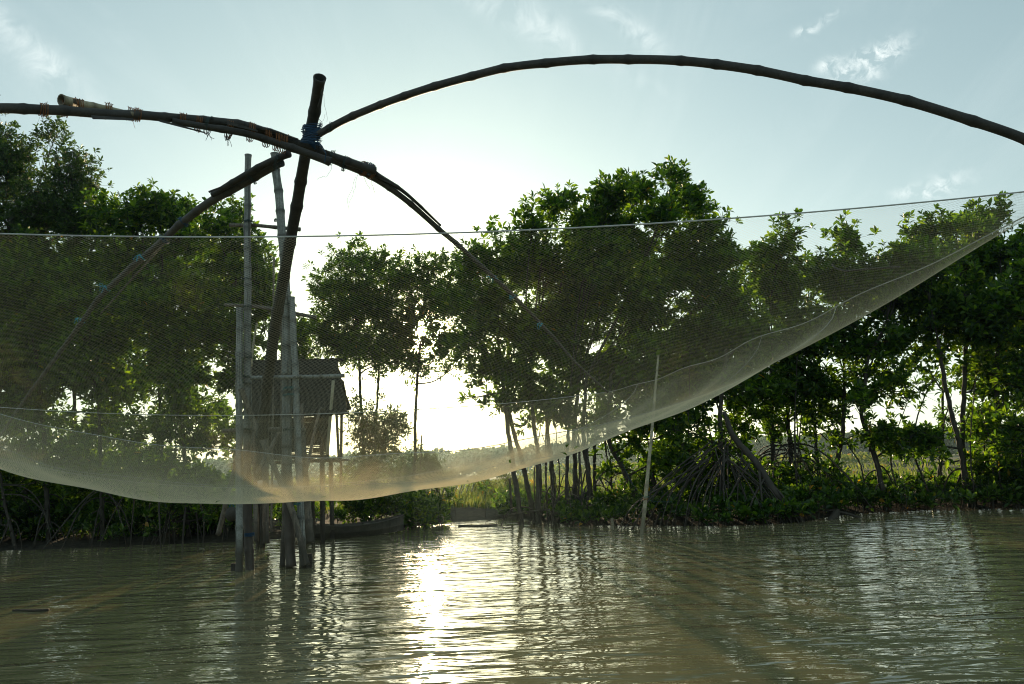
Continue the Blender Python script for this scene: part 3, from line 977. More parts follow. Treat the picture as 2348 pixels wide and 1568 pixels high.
g = np.random.default_rng(11)
ub, us = MB(), MB()
for k in range(820):
    u_ = g.random()
    if u_ < .80:
        x = g.uniform(-.5, 13.5)
    elif u_ < .93:
        x = g.uniform(-3.6, -2.2)
    else:
        x = g.uniform(-14, -4.5)
    d = g.random() ** 1.25 * 2.7 - .15
    y = shore(x) + d
    if x < -2 and x > -3.6:
        y = 22.3 + g.random() * 1.6
    h = g.uniform(.22, .60) * (1.0 if d > .35 else .75) * (1 + .45 * float(vnoise(x * 1.1, y * .6, 3)))
    seedling(ub, x, y, h, g, .19, int(g.integers(2, 5)), us)
und = thing('mangrove_undergrowth', 'dense low mangrove seedlings crowding the bank along the water', 'undergrowth', (4, 19.5, 0.1), kind='stuff')
tag(us.build('stems', M['bark'], und), kind='stuff')
tag(ub.build('leaves', M['leaf_young'], und), kind='stuff')

SEED = [(1190 - 170, 1175, .95, 'bright young mangrove plant at the left side of the muddy gap'), (1046, 1195, .9, 'lone mangrove seedling with spread leaves in the muddy gap'),
        (1112, 1186, .95, 'taller mangrove seedling at the start of the green band right of the gap'), (1136, 1190, .8, 'small mangrove seedling just right of the muddy gap'),
        (2078, 1175, .75, 'bright seedling standing in the water left of the grey forked trunk'), (2155, 1160, .85, 'pair-leaved seedling below the forked grey trunk'),
        (2258, 1150, 1.0, 'large bright seedling with star-shaped leaves near the right edge'), (2180, 1172, .5, 'small seedling standing in the water near the right edge'),
        (520, 1232, .5, 'bright small seedling at the water left of the tower feet'), (530 - 10, 1236, .35, 'tiny seedling on the dark left bank'),
        (1968, 1178, .7, 'seedling at the water edge beside the short cut log')]
for k, (px, py, h, lab) in enumerate(SEED):
    g = np.random.default_rng(100 + k)
    yy = 18.0
    for y_ in np.linspace(17, 26, 200):           # stand it on the bank where the line of sight meets the ground
        q = P(px, py, y_)
        if q[2] <= max(ground(q[0], q[1]), 0) + .01:
            yy = y_
            break
    q = P(px, py, yy)
    th = thing('mangrove_seedling', lab, 'seedling', (q[0], q[1], 0), 'mangrove seedlings along the water')
    a, b = MB(), MB()
    seedling(a, q[0], q[1], h, g, .17, 4 if h > .6 else 2, b)
    b.build('stem', M['bark'], th)
    a.build('leaves', M['leaf_young'], th)

# meadow grass and scrub beyond the bank
g = np.random.default_rng(21)
n = 26000
x = g.uniform(-26, 30, n) * np.interp(g.random(n), [0, 1], [.5, 1.6])
y = 24.5 + g.random(n) ** 1.5 * 75
z = ground(x, y)
ok = (z > .27) & (y > shore(x) + 3.6) & (vnoise(x * .5, y * .5, 7) > -.35)
x, y, z = x[ok], y[ok], z[ok]
n = len(x)
base = np.stack([x, y, z - .02], -1)
dd_ = norm(np.stack([g.normal(size=n) * .35, g.normal(size=n) * .35, np.ones(n)], -1))
x2 = g.uniform(-4.5, 2.5, 3500)
y2 = g.uniform(26.2, 31.5, 3500)
x, y = np.concatenate([x, x2]), np.concatenate([y, y2])
z = ground(x, y)
n = len(x)
base = np.stack([x, y, z - .02], -1)
dd_ = norm(np.stack([g.normal(size=n) * .35, g.normal(size=n) * .35, np.ones(n)], -1))
hh = g.uniform(.12, .38, n) * np.interp(y, [25, 100], [1, 2.2])
gm = MB()
gm.add(*leaves(base, dd_, hh * .16 + .01, hh, g, .1))
tag(gm.build('meadow_grass', M['grass']), 'low pale green grass on the flats beyond the bank', 'grass', kind='stuff')

# far mangrove wood on the horizon
g = np.random.default_rng(22)
n = 44000
x = g.uniform(-210, 210, n)
y = 205 + g.random(n) * 30
top = 6.4 + 1.0 * vnoise(x * .12, y * .02, 3) + .5 * vnoise(x * .6, y * .1, 4) + .0 * x
z = .3 + top * g.random(n) ** .55
fb = MB()
fb.add(*leaves(np.stack([x, y, z], -1), norm(g.normal(size=(n, 3)) + [0, 0, .8]), g.uniform(.8, 1.3, n), g.uniform(1.2, 2.0, n), g))
tag(fb.build('far_wood', M['far_leaf']), 'hazy blue-green line of mangroves on the horizon', 'forest', kind='stuff')
g = np.random.default_rng(23)
n = 9000
x = g.uniform(-70, 70, n)
y = 92 + g.random(n) * 8
z = .3 + (1.1 + .6 * vnoise(x * .25, y * .05, 9)) * g.random(n) ** .6
keep = vnoise(x * .08, y * 0, 12) > -.3
fb = MB()
x, y, z = x[keep], y[keep], z[keep]
fb.add(*leaves(np.stack([x, y, z], -1), norm(g.normal(size=(len(x), 3)) + [0, 0, .8]), g.uniform(.25, .45, len(x)), g.uniform(.4, .7, len(x)), g))
tag(fb.build('low_scrub', M['grass']), 'low bright green scrub in front of the far mangroves', 'scrub', kind='stuff')


# ------------------------------------------------------------------ stakes and posts
def stake(label, pts, r, m='plank', group=None, name='wooden_post', cat='post', sides=8, kink=.01, seed=0):
    q = PP(pts)
    g = np.random.default_rng(seed)
    o_ = q[np.argmin(q[:, 2])]
    mb = MB()
    p = smoothp(q, 12)
    p[1:-1] += g.normal(size=(10, 3)) * kink * .5
    mb.tube(p, r * (1 + g.normal(size=12) * .06), sides)
    th = mb.build(name, M[m], None)
    return tag(th, label, cat, group)


stake('square-cut dark post at the right side of the muddy gap', [(1168, 1096, 22.6), (1173, 1172, 22.6)], .035, seed=1)
stake('short stub post in the water left of the pale bamboo stake', [(1403, 1188, 18.3), (1405, 1215, 18.2)], .035, 'bamboo_pale', seed=2)
stake('thin stake rising beside the slender tree in front of the gap', [(966, 998, 24.5), (964, 1060, 24.5), (963, 1130, 24.5)], .02, seed=3)
stake('thin upright stick between the tower poles and the tree', [(628, 590, 16), (627, 670, 16), (624, 1050, 16.4), (622, 1220, 16.6)], .022, 'bamboo_brown', seed=4)
for k in range(15):
    px = 1082 - k * 9.5 - (k % 3) * 2
    yb = 30 - k * .35
    stake('short slanted stake in the leaning row on the grass behind the gap', [(px + 6, 1107 + k * 1.6, yb), (px - 2, 1128 + k * 1.6, yb)], .02, 'bamboo_grey',
          'row of slanted stakes on the grass', 'slanted_stake', 'stake', 6, seed=30 + k)
g = np.random.default_rng(31)
for k in range(9):
    px = 1395 + k * 16 + g.normal() * 3
    stake('tiny dark stake at the edge of the far pond', [(px, 1086 - k * .6, 37), (px + g.normal() * 2, 1101 - k * .6, 37)], .022, 'plank', 'stakes at the far pond edge', 'pond_stake', 'stake', 5, seed=60 + k)

# pale bamboo stake in the water
q = PP([(1509, 815, 17.4), (1501, 909, 17.3), (1489, 1041, 17.1), (1480, 1145, 17.0), (1470, 1232, 16.9)])
th = thing('bamboo_stake', 'pale yellow bamboo stake leaning slightly, standing in the water', 'stake', q[-1])
bamboo(q[::-1], .045, .022, 5, .42, .004).build('pole', M['bamboo_pale'], th, True)
mb = MB()
c_ = P(1480, 1144, 16.98)
wrap(mb, c_, [0, .05, 1], .045, 3, .012, .004, 1)
mb.build('orange_lashing', M['orange'], th)
mb = MB()
mb.tube(smoothp([c_, P(1505, 1150, 17.3), P(1540, 1150, 18)], 12), .003, 4)
mb.tube(smoothp([c_, P(1450, 1110, 17.8), P(1425, 1060, 18.6)], 12), .003, 4)
wrap(mb, P(1481, 1139, 16.98), [0, .05, 1], .045, 2, .01, .004, 2)
mb.build('tie_cord', M['teal'], th)

# short cut log, floating bamboo and drift branches
mb = MB()
mb.tube(smoothp(PP([(1896, 1200, 18.6), (1908, 1188, 18.7), (1920, 1172, 18.9)]), 8), [.06, .075, .078, .08, .08, .078, .075, .07], 10)
tag(mb.build('cut_log', M['bark'], None, True), 'short thick cut log lying half in the water right of the root cage', 'log')
mb = bamboo(np.array([P(1052, 1213, 21.6), P(1100, 1213, 21.4), P(1140, 1213, 21.3)]) * [1, 1, 0] + [0, 0, .02], .045, .035, 3)
tag(mb.build('floating_bamboo', M['bamboo_brown'], None, True), 'short brown bamboo length floating at the mouth of the muddy gap', 'driftwood')
mb = MB()
mb.tube(smoothp(PP([(1820, 1172, 19.3), (1880, 1168, 19.1), (1935, 1176, 18.9), (1985, 1192, 18.8)]), 16), np.linspace(.03, .035, 16), 7)
tag(mb.build('drift_branch', M['bark'], None, True), 'dark branch lying out over the water right of the cut log', 'branch')
mb = MB()
mb.tube(smoothp(PP([(1115, 1195, 21.4), (1180, 1177, 21.2), (1260, 1168, 20.9)]), 16), np.linspace(.014, .02, 16), 6)
tag(mb.build('drift_branch', M['bark'], None, True), 'thin dark branch reaching over the muddy water right of the gap', 'branch')

mb = MB()
mb.tube(smoothp(PP([(30, 1392, 9.9), (62, 1391, 9.85), (85, 1388, 9.8), (112, 1387, 9.8)]) * [1, 1, 0] + [0, 0, .012], 12), np.linspace(.012, .02, 12), 6)
tag(mb.build('floating_twig', M['bark'], None, True), 'small dark twig floating on the water at the lower left', 'driftwood')

# ------------------------------------------------------------------ stilt hut
hut = thing('stilt_hut', 'dark thatched hut on stilts behind the bamboo tower', 'hut', P(690, 1190, 18.6))
ZT, ZB = P(700, 832, 18.6)[2], P(740, 951, 17.6)[2]
# roof: sagging thatch slope facing the water, and its back slope
g = np.random.default_rng(9)


def sheet(mb, A, B, Cc, D, nu, nv, thick, g, rag=.03, sag=.05):
    """thick ragged slab: A,B top edge, D,Cc lower edge"""
    u, v = np.meshgrid(np.linspace(0, 1, nu), np.linspace(0, 1, nv))
    Q = (A * (1 - u[..., None]) + B * u[..., None]) * (1 - v[..., None]) + (D * (1 - u[..., None]) + Cc * u[..., None]) * v[..., None]
    Q[..., 2] -= sag * 4 * u * (1 - u) * .3
    Q += g.normal(size=Q.shape) * rag * .5
    Q[-1] += g.normal(size=Q[-1].shape) * rag
    Q[:, -1] += g.normal(size=Q[:, -1].shape) * rag
    Q[:, 0] += g.normal(size=Q[:, 0].shape) * rag
    nrm = norm(np.cross(B - A, D - A))
    Q2 = Q - nrm * thick
    V_ = np.concatenate([Q.reshape(-1, 3), Q2.reshape(-1, 3)])
    m = nu * nv
    F = []
    for a in range(nv - 1):
        for b in range(nu - 1):
            i0 = a * nu + b
            if g.random() < .008:
                continue
            F.append([i0, i0 + 1, i0 + nu + 1, i0 + nu])
            F.append([m + i0, m + i0 + nu, m + i0 + nu + 1, m + i0 + 1])
    for a in range(nv - 1):
        F.append([a * nu, (a + 1) * nu, m + (a + 1) * nu, m + a * nu])
        i0 = a * nu + nu - 1
        F.append([i0, m + i0, m + i0 + nu, i0 + nu])
    for b in range(nu - 1):
        F.append([b, m + b, m + b + 1, b + 1])
        i0 = (nv - 1) * nu + b
        F.append([i0, i0 + 1, m + i0 + 1, m + i0])
    mb.add(V_, None, F)


mb = MB()
A, B, Cc, D = P(572, 834, 18.7), P(772, 829, 18.7), P(798, 951, 17.3), P(560, 956, 17.3)
sheet(mb, A, B, Cc, D, 44, 26, .07, g, .018)
back = np.array([0, 1.5, -1.05])
sheet(mb, B + [0, .06, .02], A + [0, .06, .02], A + back, B + back, 40, 12, .06, g, .02)
for k in range(16):          # ragged bundles along the ridge
    t = k / 15
    c0 = A * (1 - t) + B * t
    mb.tube(smoothp([c0 + [-.10, .02, .03], c0 + [.02, .04, .05 + g.random() * .03], c0 + [.14, .03, .02]], 5), .035, 7)
mb.build('roof', M['thatch'], hut)
wl = MB()
wz0, wz1 = P(740, 1050, 17.9)[2], ZB + .12
xl, xr = P(572, 1000, 18.0)[0], P(754, 1000, 18.0)[0]
nsl = 26
for k in range(nsl):
    z = wz0 + (wz1 - wz0) * (k + .5) / nsl
    hgt = (wz1 - wz0) / nsl
    xx = xl
    while xx < xr:
        ww = g.uniform(.25, .7)
        gap = g.choice([.0, .0, .010, .022], p=[.66, .22, .08, .04])
        wl.box([(xx + min(xx + ww, xr)) / 2, 18.0 + g.normal() * .006, z], [min(ww, xr - xx), .012, hgt - gap])
        xx += ww
wl.build('slatted_wall', M['plank'], hut)
for (x_, y_) in ((xl, 18.9),):
    s_ = MB()
    for k in range(nsl):
        z = wz0 + (wz1 - wz0) * (k + .5) / nsl
        s_.box([x_, 18.0 + .9 + g.normal() * .004, z], [.012, 1.75, (wz1 - wz0) / nsl + .004])
    s_.build('side_wall', M['plank'], hut)
fl = MB()
for k in range(9):
    fl.box([(xl + xr) / 2 + g.normal() * .02, 17.9 + k * .22, wz0 - .03 + g.normal() * .004], [xr - xl + .25, .20, .035])
fl.build('floor', M['plank'], hut)
for k, (px, y_) in enumerate([(738, 17.9), (758, 19.4), (600, 17.9), (660, 17.9), (700, 19.4), (590, 19.4)]):
    x_ = P(px, 1060, y_)[0]
    mb = MB()
    mb.tube(smoothp([[x_ + g.normal() * .03, y_, -.4], [x_, y_, wz1 if k in (0, 2) else wz0]], 6), .055, 8)
    mb.build('stilt', M['bark'], hut, True)
for (a, b, r, m_) in (((771, 945, 17.5), (777, 1060, 17.6), .03, 'plank'), ((783, 950, 19.5), (781, 1120, 19.5), .035, 'plank'), ((764, 872, 17.3), (750, 1042, 17.45), .035, 'bamboo_pale')):
    mb = MB()
    mb.tube(smoothp(PP([a, b]), 8), r, 8)
    mb.build('eave_post', M[m_], hut, True)

# white sacks under the hut
mb = MB()
for (px, py, rr_) in ((602, 1110, .14), (622, 1112, .17), (640, 1108, .12)):
    c_ = P(px, py, 17.4)
    u, v = np.meshgrid(np.linspace(0, 2 * math.pi, 17)[:-1], np.linspace(.01, math.pi - .01, 9))
    s_ = rr_ * (1 + .16 * np.sin(u * 3 + px) * np.sin(v * 2.3) + .08 * np.sin(u * 7 + v * 5))
    Vv = np.stack([s_ * np.cos(u) * np.sin(v) * 1.25, s_ * np.sin(u) * np.sin(v), s_ * np.cos(v) * .6], -1).reshape(-1, 3) + c_
    Q = [[a * 16 + b, a * 16 + (b + 1) % 16, (a + 1) * 16 + (b + 1) % 16, (a + 1) * 16 + b] for a in range(8) for b in range(16)]
    mb.add(Vv, None, Q)
tag(mb.build('plastic_sack', M['sack'], None, True), 'crumpled white plastic sack on the platform between the tower legs', 'sack')
pl = thing('platform', 'low plank platform between the tower legs and the hut', 'platform', P(640, 1125, 17.5))
c_ = P(640, 1122, 17.6)
for k in range(6):
    mb = MB()
    mb.box([c_[0] - .05 + .02 * (k % 2), c_[1] - .5 + k * .2, c_[2]], [1.55 - .05 * (k % 3), .17, .03])
    mb.build('plank', M['plank'], pl)
for k, (dx, dy) in enumerate(((-.65, -.4), (.6, -.4), (-.6, .45), (.62, .45))):
    mb = MB()
    mb.tube([[c_[0] + dx, c_[1] + dy, -.4], [c_[0] + dx, c_[1] + dy, c_[2] - .015]], .04, 8)
    mb.build('leg', M['bark'], pl)

# small plank boat drawn up below the hut
boat = thing('wooden_boat', 'small grey plank boat moored under the bushes right of the tower', 'boat', P(790, 1205, 20.0))
bc = P(800, 1192, 19.9)
bc[2] = 0
ang = rad(22)
ca, sa = math.cos(ang), math.sin(ang)
L_, st = 2.7, []
for k in range(15):
    t = k / 14 * 2 - 1
    wd = .42 * (1 - abs(t) ** 2.6) + .04
    zs = .26 + .16 * t * t
    row = []
    for (fx, fz) in ((1, 1), (.86, .25), (.55, -.25), (0, -.32), (-.55, -.25), (-.86, .25), (-1, 1)):
        row.append([t * L_ / 2, fx * wd, zs if fz == 1 else fz * .28 + .05 + .10 * t * t])
    st.append(row)
st = np.array(st)
rot = np.array([[ca, -sa, 0], [sa, ca, 0], [0, 0, 1]])
mb = MB()
for sc, sgn in ((1.0, 1), (.93, -1)):
    V_ = (st * [sc, sc, 1] + [0, 0, 0 if sgn > 0 else .02]).reshape(-1, 3) @ rot.T + bc
    Q = [[a * 7 + b, a * 7 + b + 1, (a + 1) * 7 + b + 1, (a + 1) * 7 + b][::sgn] for a in range(14) for b in range(6)]
    mb.add(V_, None, Q)
mb.build('hull', M['boat'], boat)
for k, sd in enumerate((0, 6)):
    mb = MB()
    mb.tube(st[:, sd] @ rot.T + bc + [0, 0, .01], .022, 6)
    mb.build('gunwale', M['boat'], boat)
for t in (-.45, .35):
    mb = MB()
    mb.box(np.array([t * L_ / 2, 0, .27]) @ rot.T + bc, [.16, .78, .025], rot)
    mb.build('thwart', M['boat'], boat)

# ------------------------------------------------------------------ bamboo tower
TB = P(620, 1298, 13.3)
tower = thing('bamboo_tower', 'tall lashed bamboo tower standing in the water, carrying the lift net pole', 'tower', (TB[0], TB[1], 0))


def pole(name, pts, r0, r1, m, seed, par=tower, hollow=False, node=.38, wob=.005):
    q = PP(pts)
    return bamboo(q, r0, r1, seed, node, wob, hollow).build(name, M[m], par, True)


pole('pole', [(548, 1312, 13.2), (549, 1150, 13.2), (548, 900, 13.2), (549, 706, 13.25)], .058, .055, 'bamboo_grey', 11)
pole('pole', [(573, 1312, 13.4), (568, 1150, 13.45), (567, 900, 13.4), (567, 700, 13.4), (567, 550, 13.4), (569, 355, 13.4)], .074, .056, 'bamboo_stained', 12)
pole('pole', [(667, 1300, 13.4), (660, 1150, 13.45), (657, 950, 13.45), (656, 700, 13.4), (645, 520, 13.35), (630, 352, 13.3)], .086, .072, 'bamboo_stained', 13)
pole('pole', [(695, 1300, 13.35), (685, 1080, 13.3), (677, 860, 13.3), (668, 681, 13.3)], .060, .052, 'bamboo_grey', 14)
pole('pole', [(647, 1300, 13.6), (652, 1150, 13.62), (648, 900, 13.6), (649, 700, 13.6)], .045, .04, 'bamboo_brown', 15)
pole('rear_pole', [(610, 1245, 17.0), (609, 1150, 17.0), (609, 980, 16.8)], .07, .065, 'bamboo_brown', 16)
pole('rear_pole', [(712, 1245, 17.2), (706, 1160, 17.2), (694, 1000, 17.0), (691, 925, 17.0)], .085, .04, 'bamboo_brown', 17)
pole('rear_pole', [(586, 1240, 16.8), (584, 1100, 16.8), (580, 980, 16.8)], .05, .045, 'bamboo_brown', 18)
pole('brace', [(704, 1296, 13.15), (668, 1170, 13.2), (620, 1050, 13.25), (580, 961, 13.3), (552, 890, 13.15)], .05, .046, 'bamboo_brown', 19)
pole('brace', [(586, 1090, 13.9), (612, 1045, 14.1), (655, 960, 14.4)], .04, .035, 'bamboo_brown', 20)
pole('brace', [(500, 1225, 16.5), (520, 1145, 16.3), (545, 1040, 16.0), (560, 960, 15.9)], .05, .045, 'bamboo_brown', 21)
pole('brace', [(613, 969, 14.5), (619, 900, 14.4), (625, 830, 14.3)], .032, .028, 'bamboo_grey', 22)
pole('brace', [(576, 840, 13.9), (583, 780, 13.9), (589, 740, 13.9)], .02, .016, 'bamboo_pale', 23)
pole('brace', [(740, 1095, 16.5), (700, 1090, 16.3), (728, 960, 16.6), (738, 935, 16.6)][1:], .035, .03, 'bamboo_brown', 24)
pole('crossbar', [(526, 516, 13.52), (600, 519, 13.5), (688, 526, 13.45)], .030, .034, 'bamboo_brown', 25)
pole('crossbar', [(516, 699, 13.55), (575, 702, 13.52), (640, 712, 13.55), (725, 728, 13.6)], .028, .034, 'bamboo_brown', 26)
pole('crossbar', [(574, 866, 13.2), (680, 863, 13.18), (790, 861, 13.3)], .034, .034, 'bamboo_grey', 27)
pole('crossbar', [(510, 988, 13.6), (600, 984, 13.62), (700, 986, 13.6)], .036, .032, 'bamboo_brown', 28)
pole('crossbar', [(535, 1142, 13.9), (620, 1144, 13.9), (730, 1140, 13.9)], .035, .032, 'bamboo_brown', 29)
for (px, py, sz) in ((709, 1285, [.09, .05, .22]), (535, 1300, [.07, .05, .12])):
    mb = MB()
    mb.box(P(px, py, 13.3), sz)
    mb.build('base_block', M['plank'], tower)


def lashing(name, c, ax, r, turns, pitch, tr, seed, m, par, loose=.004, strands=()):
    """one lashing with its loose ends"""
    mb = MB()
    wrap(mb, np.asarray(c, float), ax, r, turns, pitch, tr, seed, loose)
    for (p0, d, ln, rr_, sd) in strands:
        strand(mb, p0, d, ln, rr_, sd)
    return mb.build(name, M[m], par)


for k, (px, py, w_, tr) in enumerate([(569, 508, .062, 3), (640, 505, .078, 3), (567, 703, .065, 3), (662, 700, .12, 3), (558, 865, .11, 3), (558, 880, .115, 2), (667, 868, .125, 3),
                                      (558, 925, .115, 3), (667, 985, .125, 3), (560, 985, .115, 3), (568, 820, .066, 2), (567, 640, .062, 2)]):
    c_ = P(px, py, 13.38)
    lashing('lashing', c_, [0, .05, 1], w_, tr, .014, .0055, k, 'dark_cord', tower,
            strands=[(c_ + [.05, -.08, .02], [np.cos(j_ * 2 + k), 0, .4], .13, .0022, k * 7 + j_) for j_ in range(3 if k in (0, 1, 3, 6) else 0)])
for k, (py, tr) in enumerate(((890, 4), (905, 3))):
    lashing('teal_lashing', P(668, py, 13.36), [0, 0, 1], .128, tr, .012, .005, 40 + k, 'teal', tower)
lashing('teal_lashing', P(683, 1155, 13.3), [0, 0, 1], .066, 3, .012, .005, 43, 'teal', tower)
lashing('blue_band', P(572, 1225, 13.42), [0, 0, 1], .077, 6, .009, .006, 50, 'blue', tower, .001)
# buoy hanging behind the tower
by = thing('float_jug', 'old round plastic float hanging in the shade left of the tower foot', 'float', P(531, 1172, 15.5))
mb = MB()
c_ = P(531, 1178, 15.5)
u, v = np.meshgrid(np.linspace(0, 2 * math.pi, 17)[:-1], np.linspace(.01, math.pi - .01, 9))
mb.add((np.stack([.12 * np.cos(u) * np.sin(v), .12 * np.sin(u) * np.sin(v), .14 * np.cos(v)], -1)).reshape(-1, 3) + c_, None,
       [[a * 16 + b, a * 16 + (b + 1) % 16, (a + 1) * 16 + (b + 1) % 16, (a + 1) * 16 + b] for a in range(8) for b in range(16)])
mb.build('body', M['plank'], by, True)
mb = MB()
mb.tube(smoothp([c_ + [-.05, 0, .13], c_ + [0, 0, .19], c_ + [.05, 0, .13]], 10), .012, 6)
mb.tube([c_ + [0, 0, .19], P(540, 1146, 14.2)], .004, 5)
mb.build('handle', M['teal'], by)

# ------------------------------------------------------------------ lift-net frame: mast, four bent arms, splints and lashings
XC = P(704, 342, 9.1)
fr = thing('lift_net_frame', 'leaning dark bamboo mast with four bent bamboo arms holding up the net', 'lift net frame', P(600, 985, 12.8))
pole('mast', [(600, 1000, 12.9), (616, 850, 12.2), (636, 715, 11.3), (663, 570, 10.5), (692, 400, 9.6), (716, 270, 9.0), (733, 178, 8.5)], .092, .068, 'bamboo_dark', 61, fr, True, .5, .006)
pole('arm', [(690, 338, 9.0), (745, 298, 8.85), (830, 258, 8.4), (930, 219, 7.95), (1040, 186, 7.5), (1150, 160, 7.1), (1270, 142, 6.75), (1420, 135, 6.4), (1560, 140, 6.1), (1700, 156, 5.85),
              (1850, 183, 5.65), (2020, 220, 5.45), (2180, 264, 5.3), (2340, 315, 5.2), (2440, 365, 5.08), (2500, 425, 5.0)], .042, .035, 'bamboo_dark', 62, fr, False, .42, .006)
pole('arm', [(735, 345, 9.0), (659, 321, 8.75), (571, 292, 8.5), (461, 276, 8.2), (370, 267, 7.9), (260, 261, 7.4), (120, 254, 6.9), (0, 249, 6.5), (-120, 262, 6.1), (-240, 330, 5.7), (-340, 430, 5.45)], .050, .044, 'bamboo_dark', 63, fr, False, .40, .007)
pole('arm', [(700, 345, 9.0), (747, 360, 9.2), (804, 383, 9.55), (860, 410, 9.85), (930, 460, 10.3), (1025, 541, 10.9), (1100, 608, 11.3), (1170, 672, 11.7), (1240, 745, 12.05), (1330, 840, 12.4), (1394, 900, 12.7)], .048, .016, 'bamboo_rimlit', 64, fr, False, .42, .006)
pole('arm', [(644, 370, 9.35), (562, 418, 9.6), (483, 462, 9.85), (417, 511, 10.1), (387, 537, 10.25), (316, 600, 10.6), (246, 664, 10.85), (189, 737, 11.1), (136, 810, 11.35), (80, 885, 11.6), (0, 1000, 11.8)][::-1], .018, .062, 'bamboo_rimlit', 65, fr, True, .42, .006)
# splice poles doubled along the arms
pole('splice_pole', [(757, 371, 8.85), (659, 337, 8.65), (571, 308, 8.42), (461, 289, 8.12), (395, 278, 7.95)][::-1], .034, .049, 'bamboo_dark', 66, fr, True)
pole('splice_pole', [(305, 262, 7.55), (250, 251, 7.4), (190, 240, 7.2), (140, 229, 7.0)], .022, .050, 'bamboo_pale', 67, fr, True, .35)
pole('splice_pole', [(560, 288, 8.45), (620, 300, 8.55), (683, 320, 8.75)], .036, .012, 'bamboo_dark', 68, fr, False)
pole('splice_pole', [(725, 345, 8.95), (804, 372, 9.35), (856, 391, 9.65)], .044, .054, 'bamboo_dark', 69, fr, True)
pole('splice_pole', [(860, 398, 9.75), (930, 444, 10.2), (1010, 517, 10.7)], .034, .014, 'bamboo_dark', 70, fr, False)
pole('splice_pole', [(488, 446, 9.75), (532, 419, 9.55), (600, 380, 9.3), (662, 352, 9.1)], .036, .046, 'bamboo_dark', 71, fr, False)
pole('splice_pole', [(400, 532, 10.2), (345, 592, 10.5), (290, 652, 10.75), (230, 720, 11.0)], .014, .008, 'bamboo_brown', 77, fr, False)
sp = MB()                                         # split laths
for k, (a, b, w_) in enumerate([((365, 276, 7.8), (470, 304, 8.2), .012), ((520, 280, 8.2), (590, 300, 8.4), .02), ((210, 268, 7.1), (305, 273, 7.4), .02), ((478, 440, 9.6), (510, 427, 9.6), .012),
                                ((735, 215, 8.62), (742, 200, 8.52), .012), ((728, 245, 8.75), (741, 205, 8.55), .010), ((745, 345, 8.95), (768, 372, 9.1), .018), ((870, 408, 9.8), (905, 425, 9.9), .010)]):
    A, B = P(*a), P(*b)
    d = norm(B - A)
    s_ = norm(np.cross(d, [0, 1, 0])) * w_
    t2 = np.array([0, .012, 0])
    Vv = [A - s_, A + s_, B + s_ * .5, B - s_ * .5]
    Vv = np.array(Vv + [x_ + t2 for x_ in Vv])
    sp.add(Vv, None, [[0, 1, 2, 3], [7, 6, 5, 4], [0, 4, 5, 1], [1, 5, 6, 2], [2, 6, 7, 3], [3, 7, 4, 0]])
sp.build('split_lath', M['bamboo_dark'], fr)
armL = [(148, 248, 7.1), (180, 246, 7.15), (300, 262, 7.6), (248, 254, 7.4), (315, 264, 7.65), (455, 284, 8.2), (525, 296, 8.4), (575, 303, 8.5), (612, 316, 8.6), (650, 330, 8.7), (635, 325, 8.65), (418, 274, 8.05), (100, 253, 6.8)]
for k, c_ in enumerate(armL):
    ax = P(c_[0] + 20, c_[1] + 5, c_[2] + .05) - P(*c_)
    wd = [.072, .072, .058, .068, .058, .078, .098, .10, .10, .10, .10, .060, .052][k]
    lashing('orange_lashing', P(*c_), ax, wd, 4, .018, .0042, 200 + k, 'orange', fr, .006,
            [(P(c_[0] + 2, c_[1] + (10 if k % 4 else -12), c_[2] - .08), [.3, 0, -1 if k % 4 else .6], .06 + .03 * (k % 3), .0016, 300 + k)] if k % 2 == 0 else ())
for k, c_ in enumerate([(832, 386, 9.6), (850, 393, 9.7)]):
    lashing('orange_lashing', P(*c_), P(c_[0] + 20, c_[1] + 8, c_[2] + .1) - P(*c_), .085, 4, .014, .004, 220 + k, 'orange', fr, .006,
            [(P(c_[0], c_[1] + 16, c_[2] - .06), [0, 0, -1], .2, .0018, 330 + k)])
bl = MB()                                          # the big blue rope knot that binds the arms to the mast
path = []
for k in range(9):
    c_ = P(716 - k * .5, 288 + k * 5, 9.05 - .02 * k)
    path.append(wrap(MB(), c_, [.25 * math.sin(k), -.3, 1], .092 + .006 * (k % 3), 2, .02, .007, 400 + k, .012))
for k in range(4):
    path.append(wrap(MB(), P(716, 326 + k * 3, 8.95), [1, .1, .5 + .1 * k], .066, 2, .015, .006, 420 + k, .010))
path.append(PP([(722, 318, 8.8), (738, 335, 8.75), (747, 352, 8.72), (744, 372, 8.78)]))
bl.tube(np.concatenate(path), .0065, 5)
for k in range(26):
    strand(bl, P(728 + (k % 5) * 1.5, 275 + k * 2, 8.93), [1, -.2, .6], .07, .0018, 440 + k)
bl.build('blue_rope_knot', M['blue'], fr)
for k, (px, py, Yc) in enumerate([(375, 549, 10.3), (420, 508, 10.1), (836, 384, 9.6), (848, 388, 9.65)]):
    lashing('blue_lashing', P(px, py, Yc), [1, .1, .9 if px < 600 else -.5], .066, 4, .012, .005, 480 + k, 'blue', fr, .006,
            [(P(px + 4, py - 12, Yc - .05), [.5, 0, .6], .12, .002, 490 + k)])
for k, (px, py, Yc) in enumerate([(326, 590, 10.55), (246, 661, 10.85), (189, 735, 11.1), (1132, 637, 11.5), (1178, 680, 11.75), (1240, 745, 12.05)]):
    q_ = P(px, py, Yc)
    lashing('cyan_lashing', q_, [1, .1, .9 if px < 600 else -.9], [.048, .043, .036, .034, .032, .028][k], 2, .010, .0045, 500 + k, 'cyan', fr, .004,
            [(q_ + [-.03, -.04, .02], [-1 + .4 * j_, -.4, .4], .11, .0035, 520 + k * 5 + j_) for j_ in range(4)])
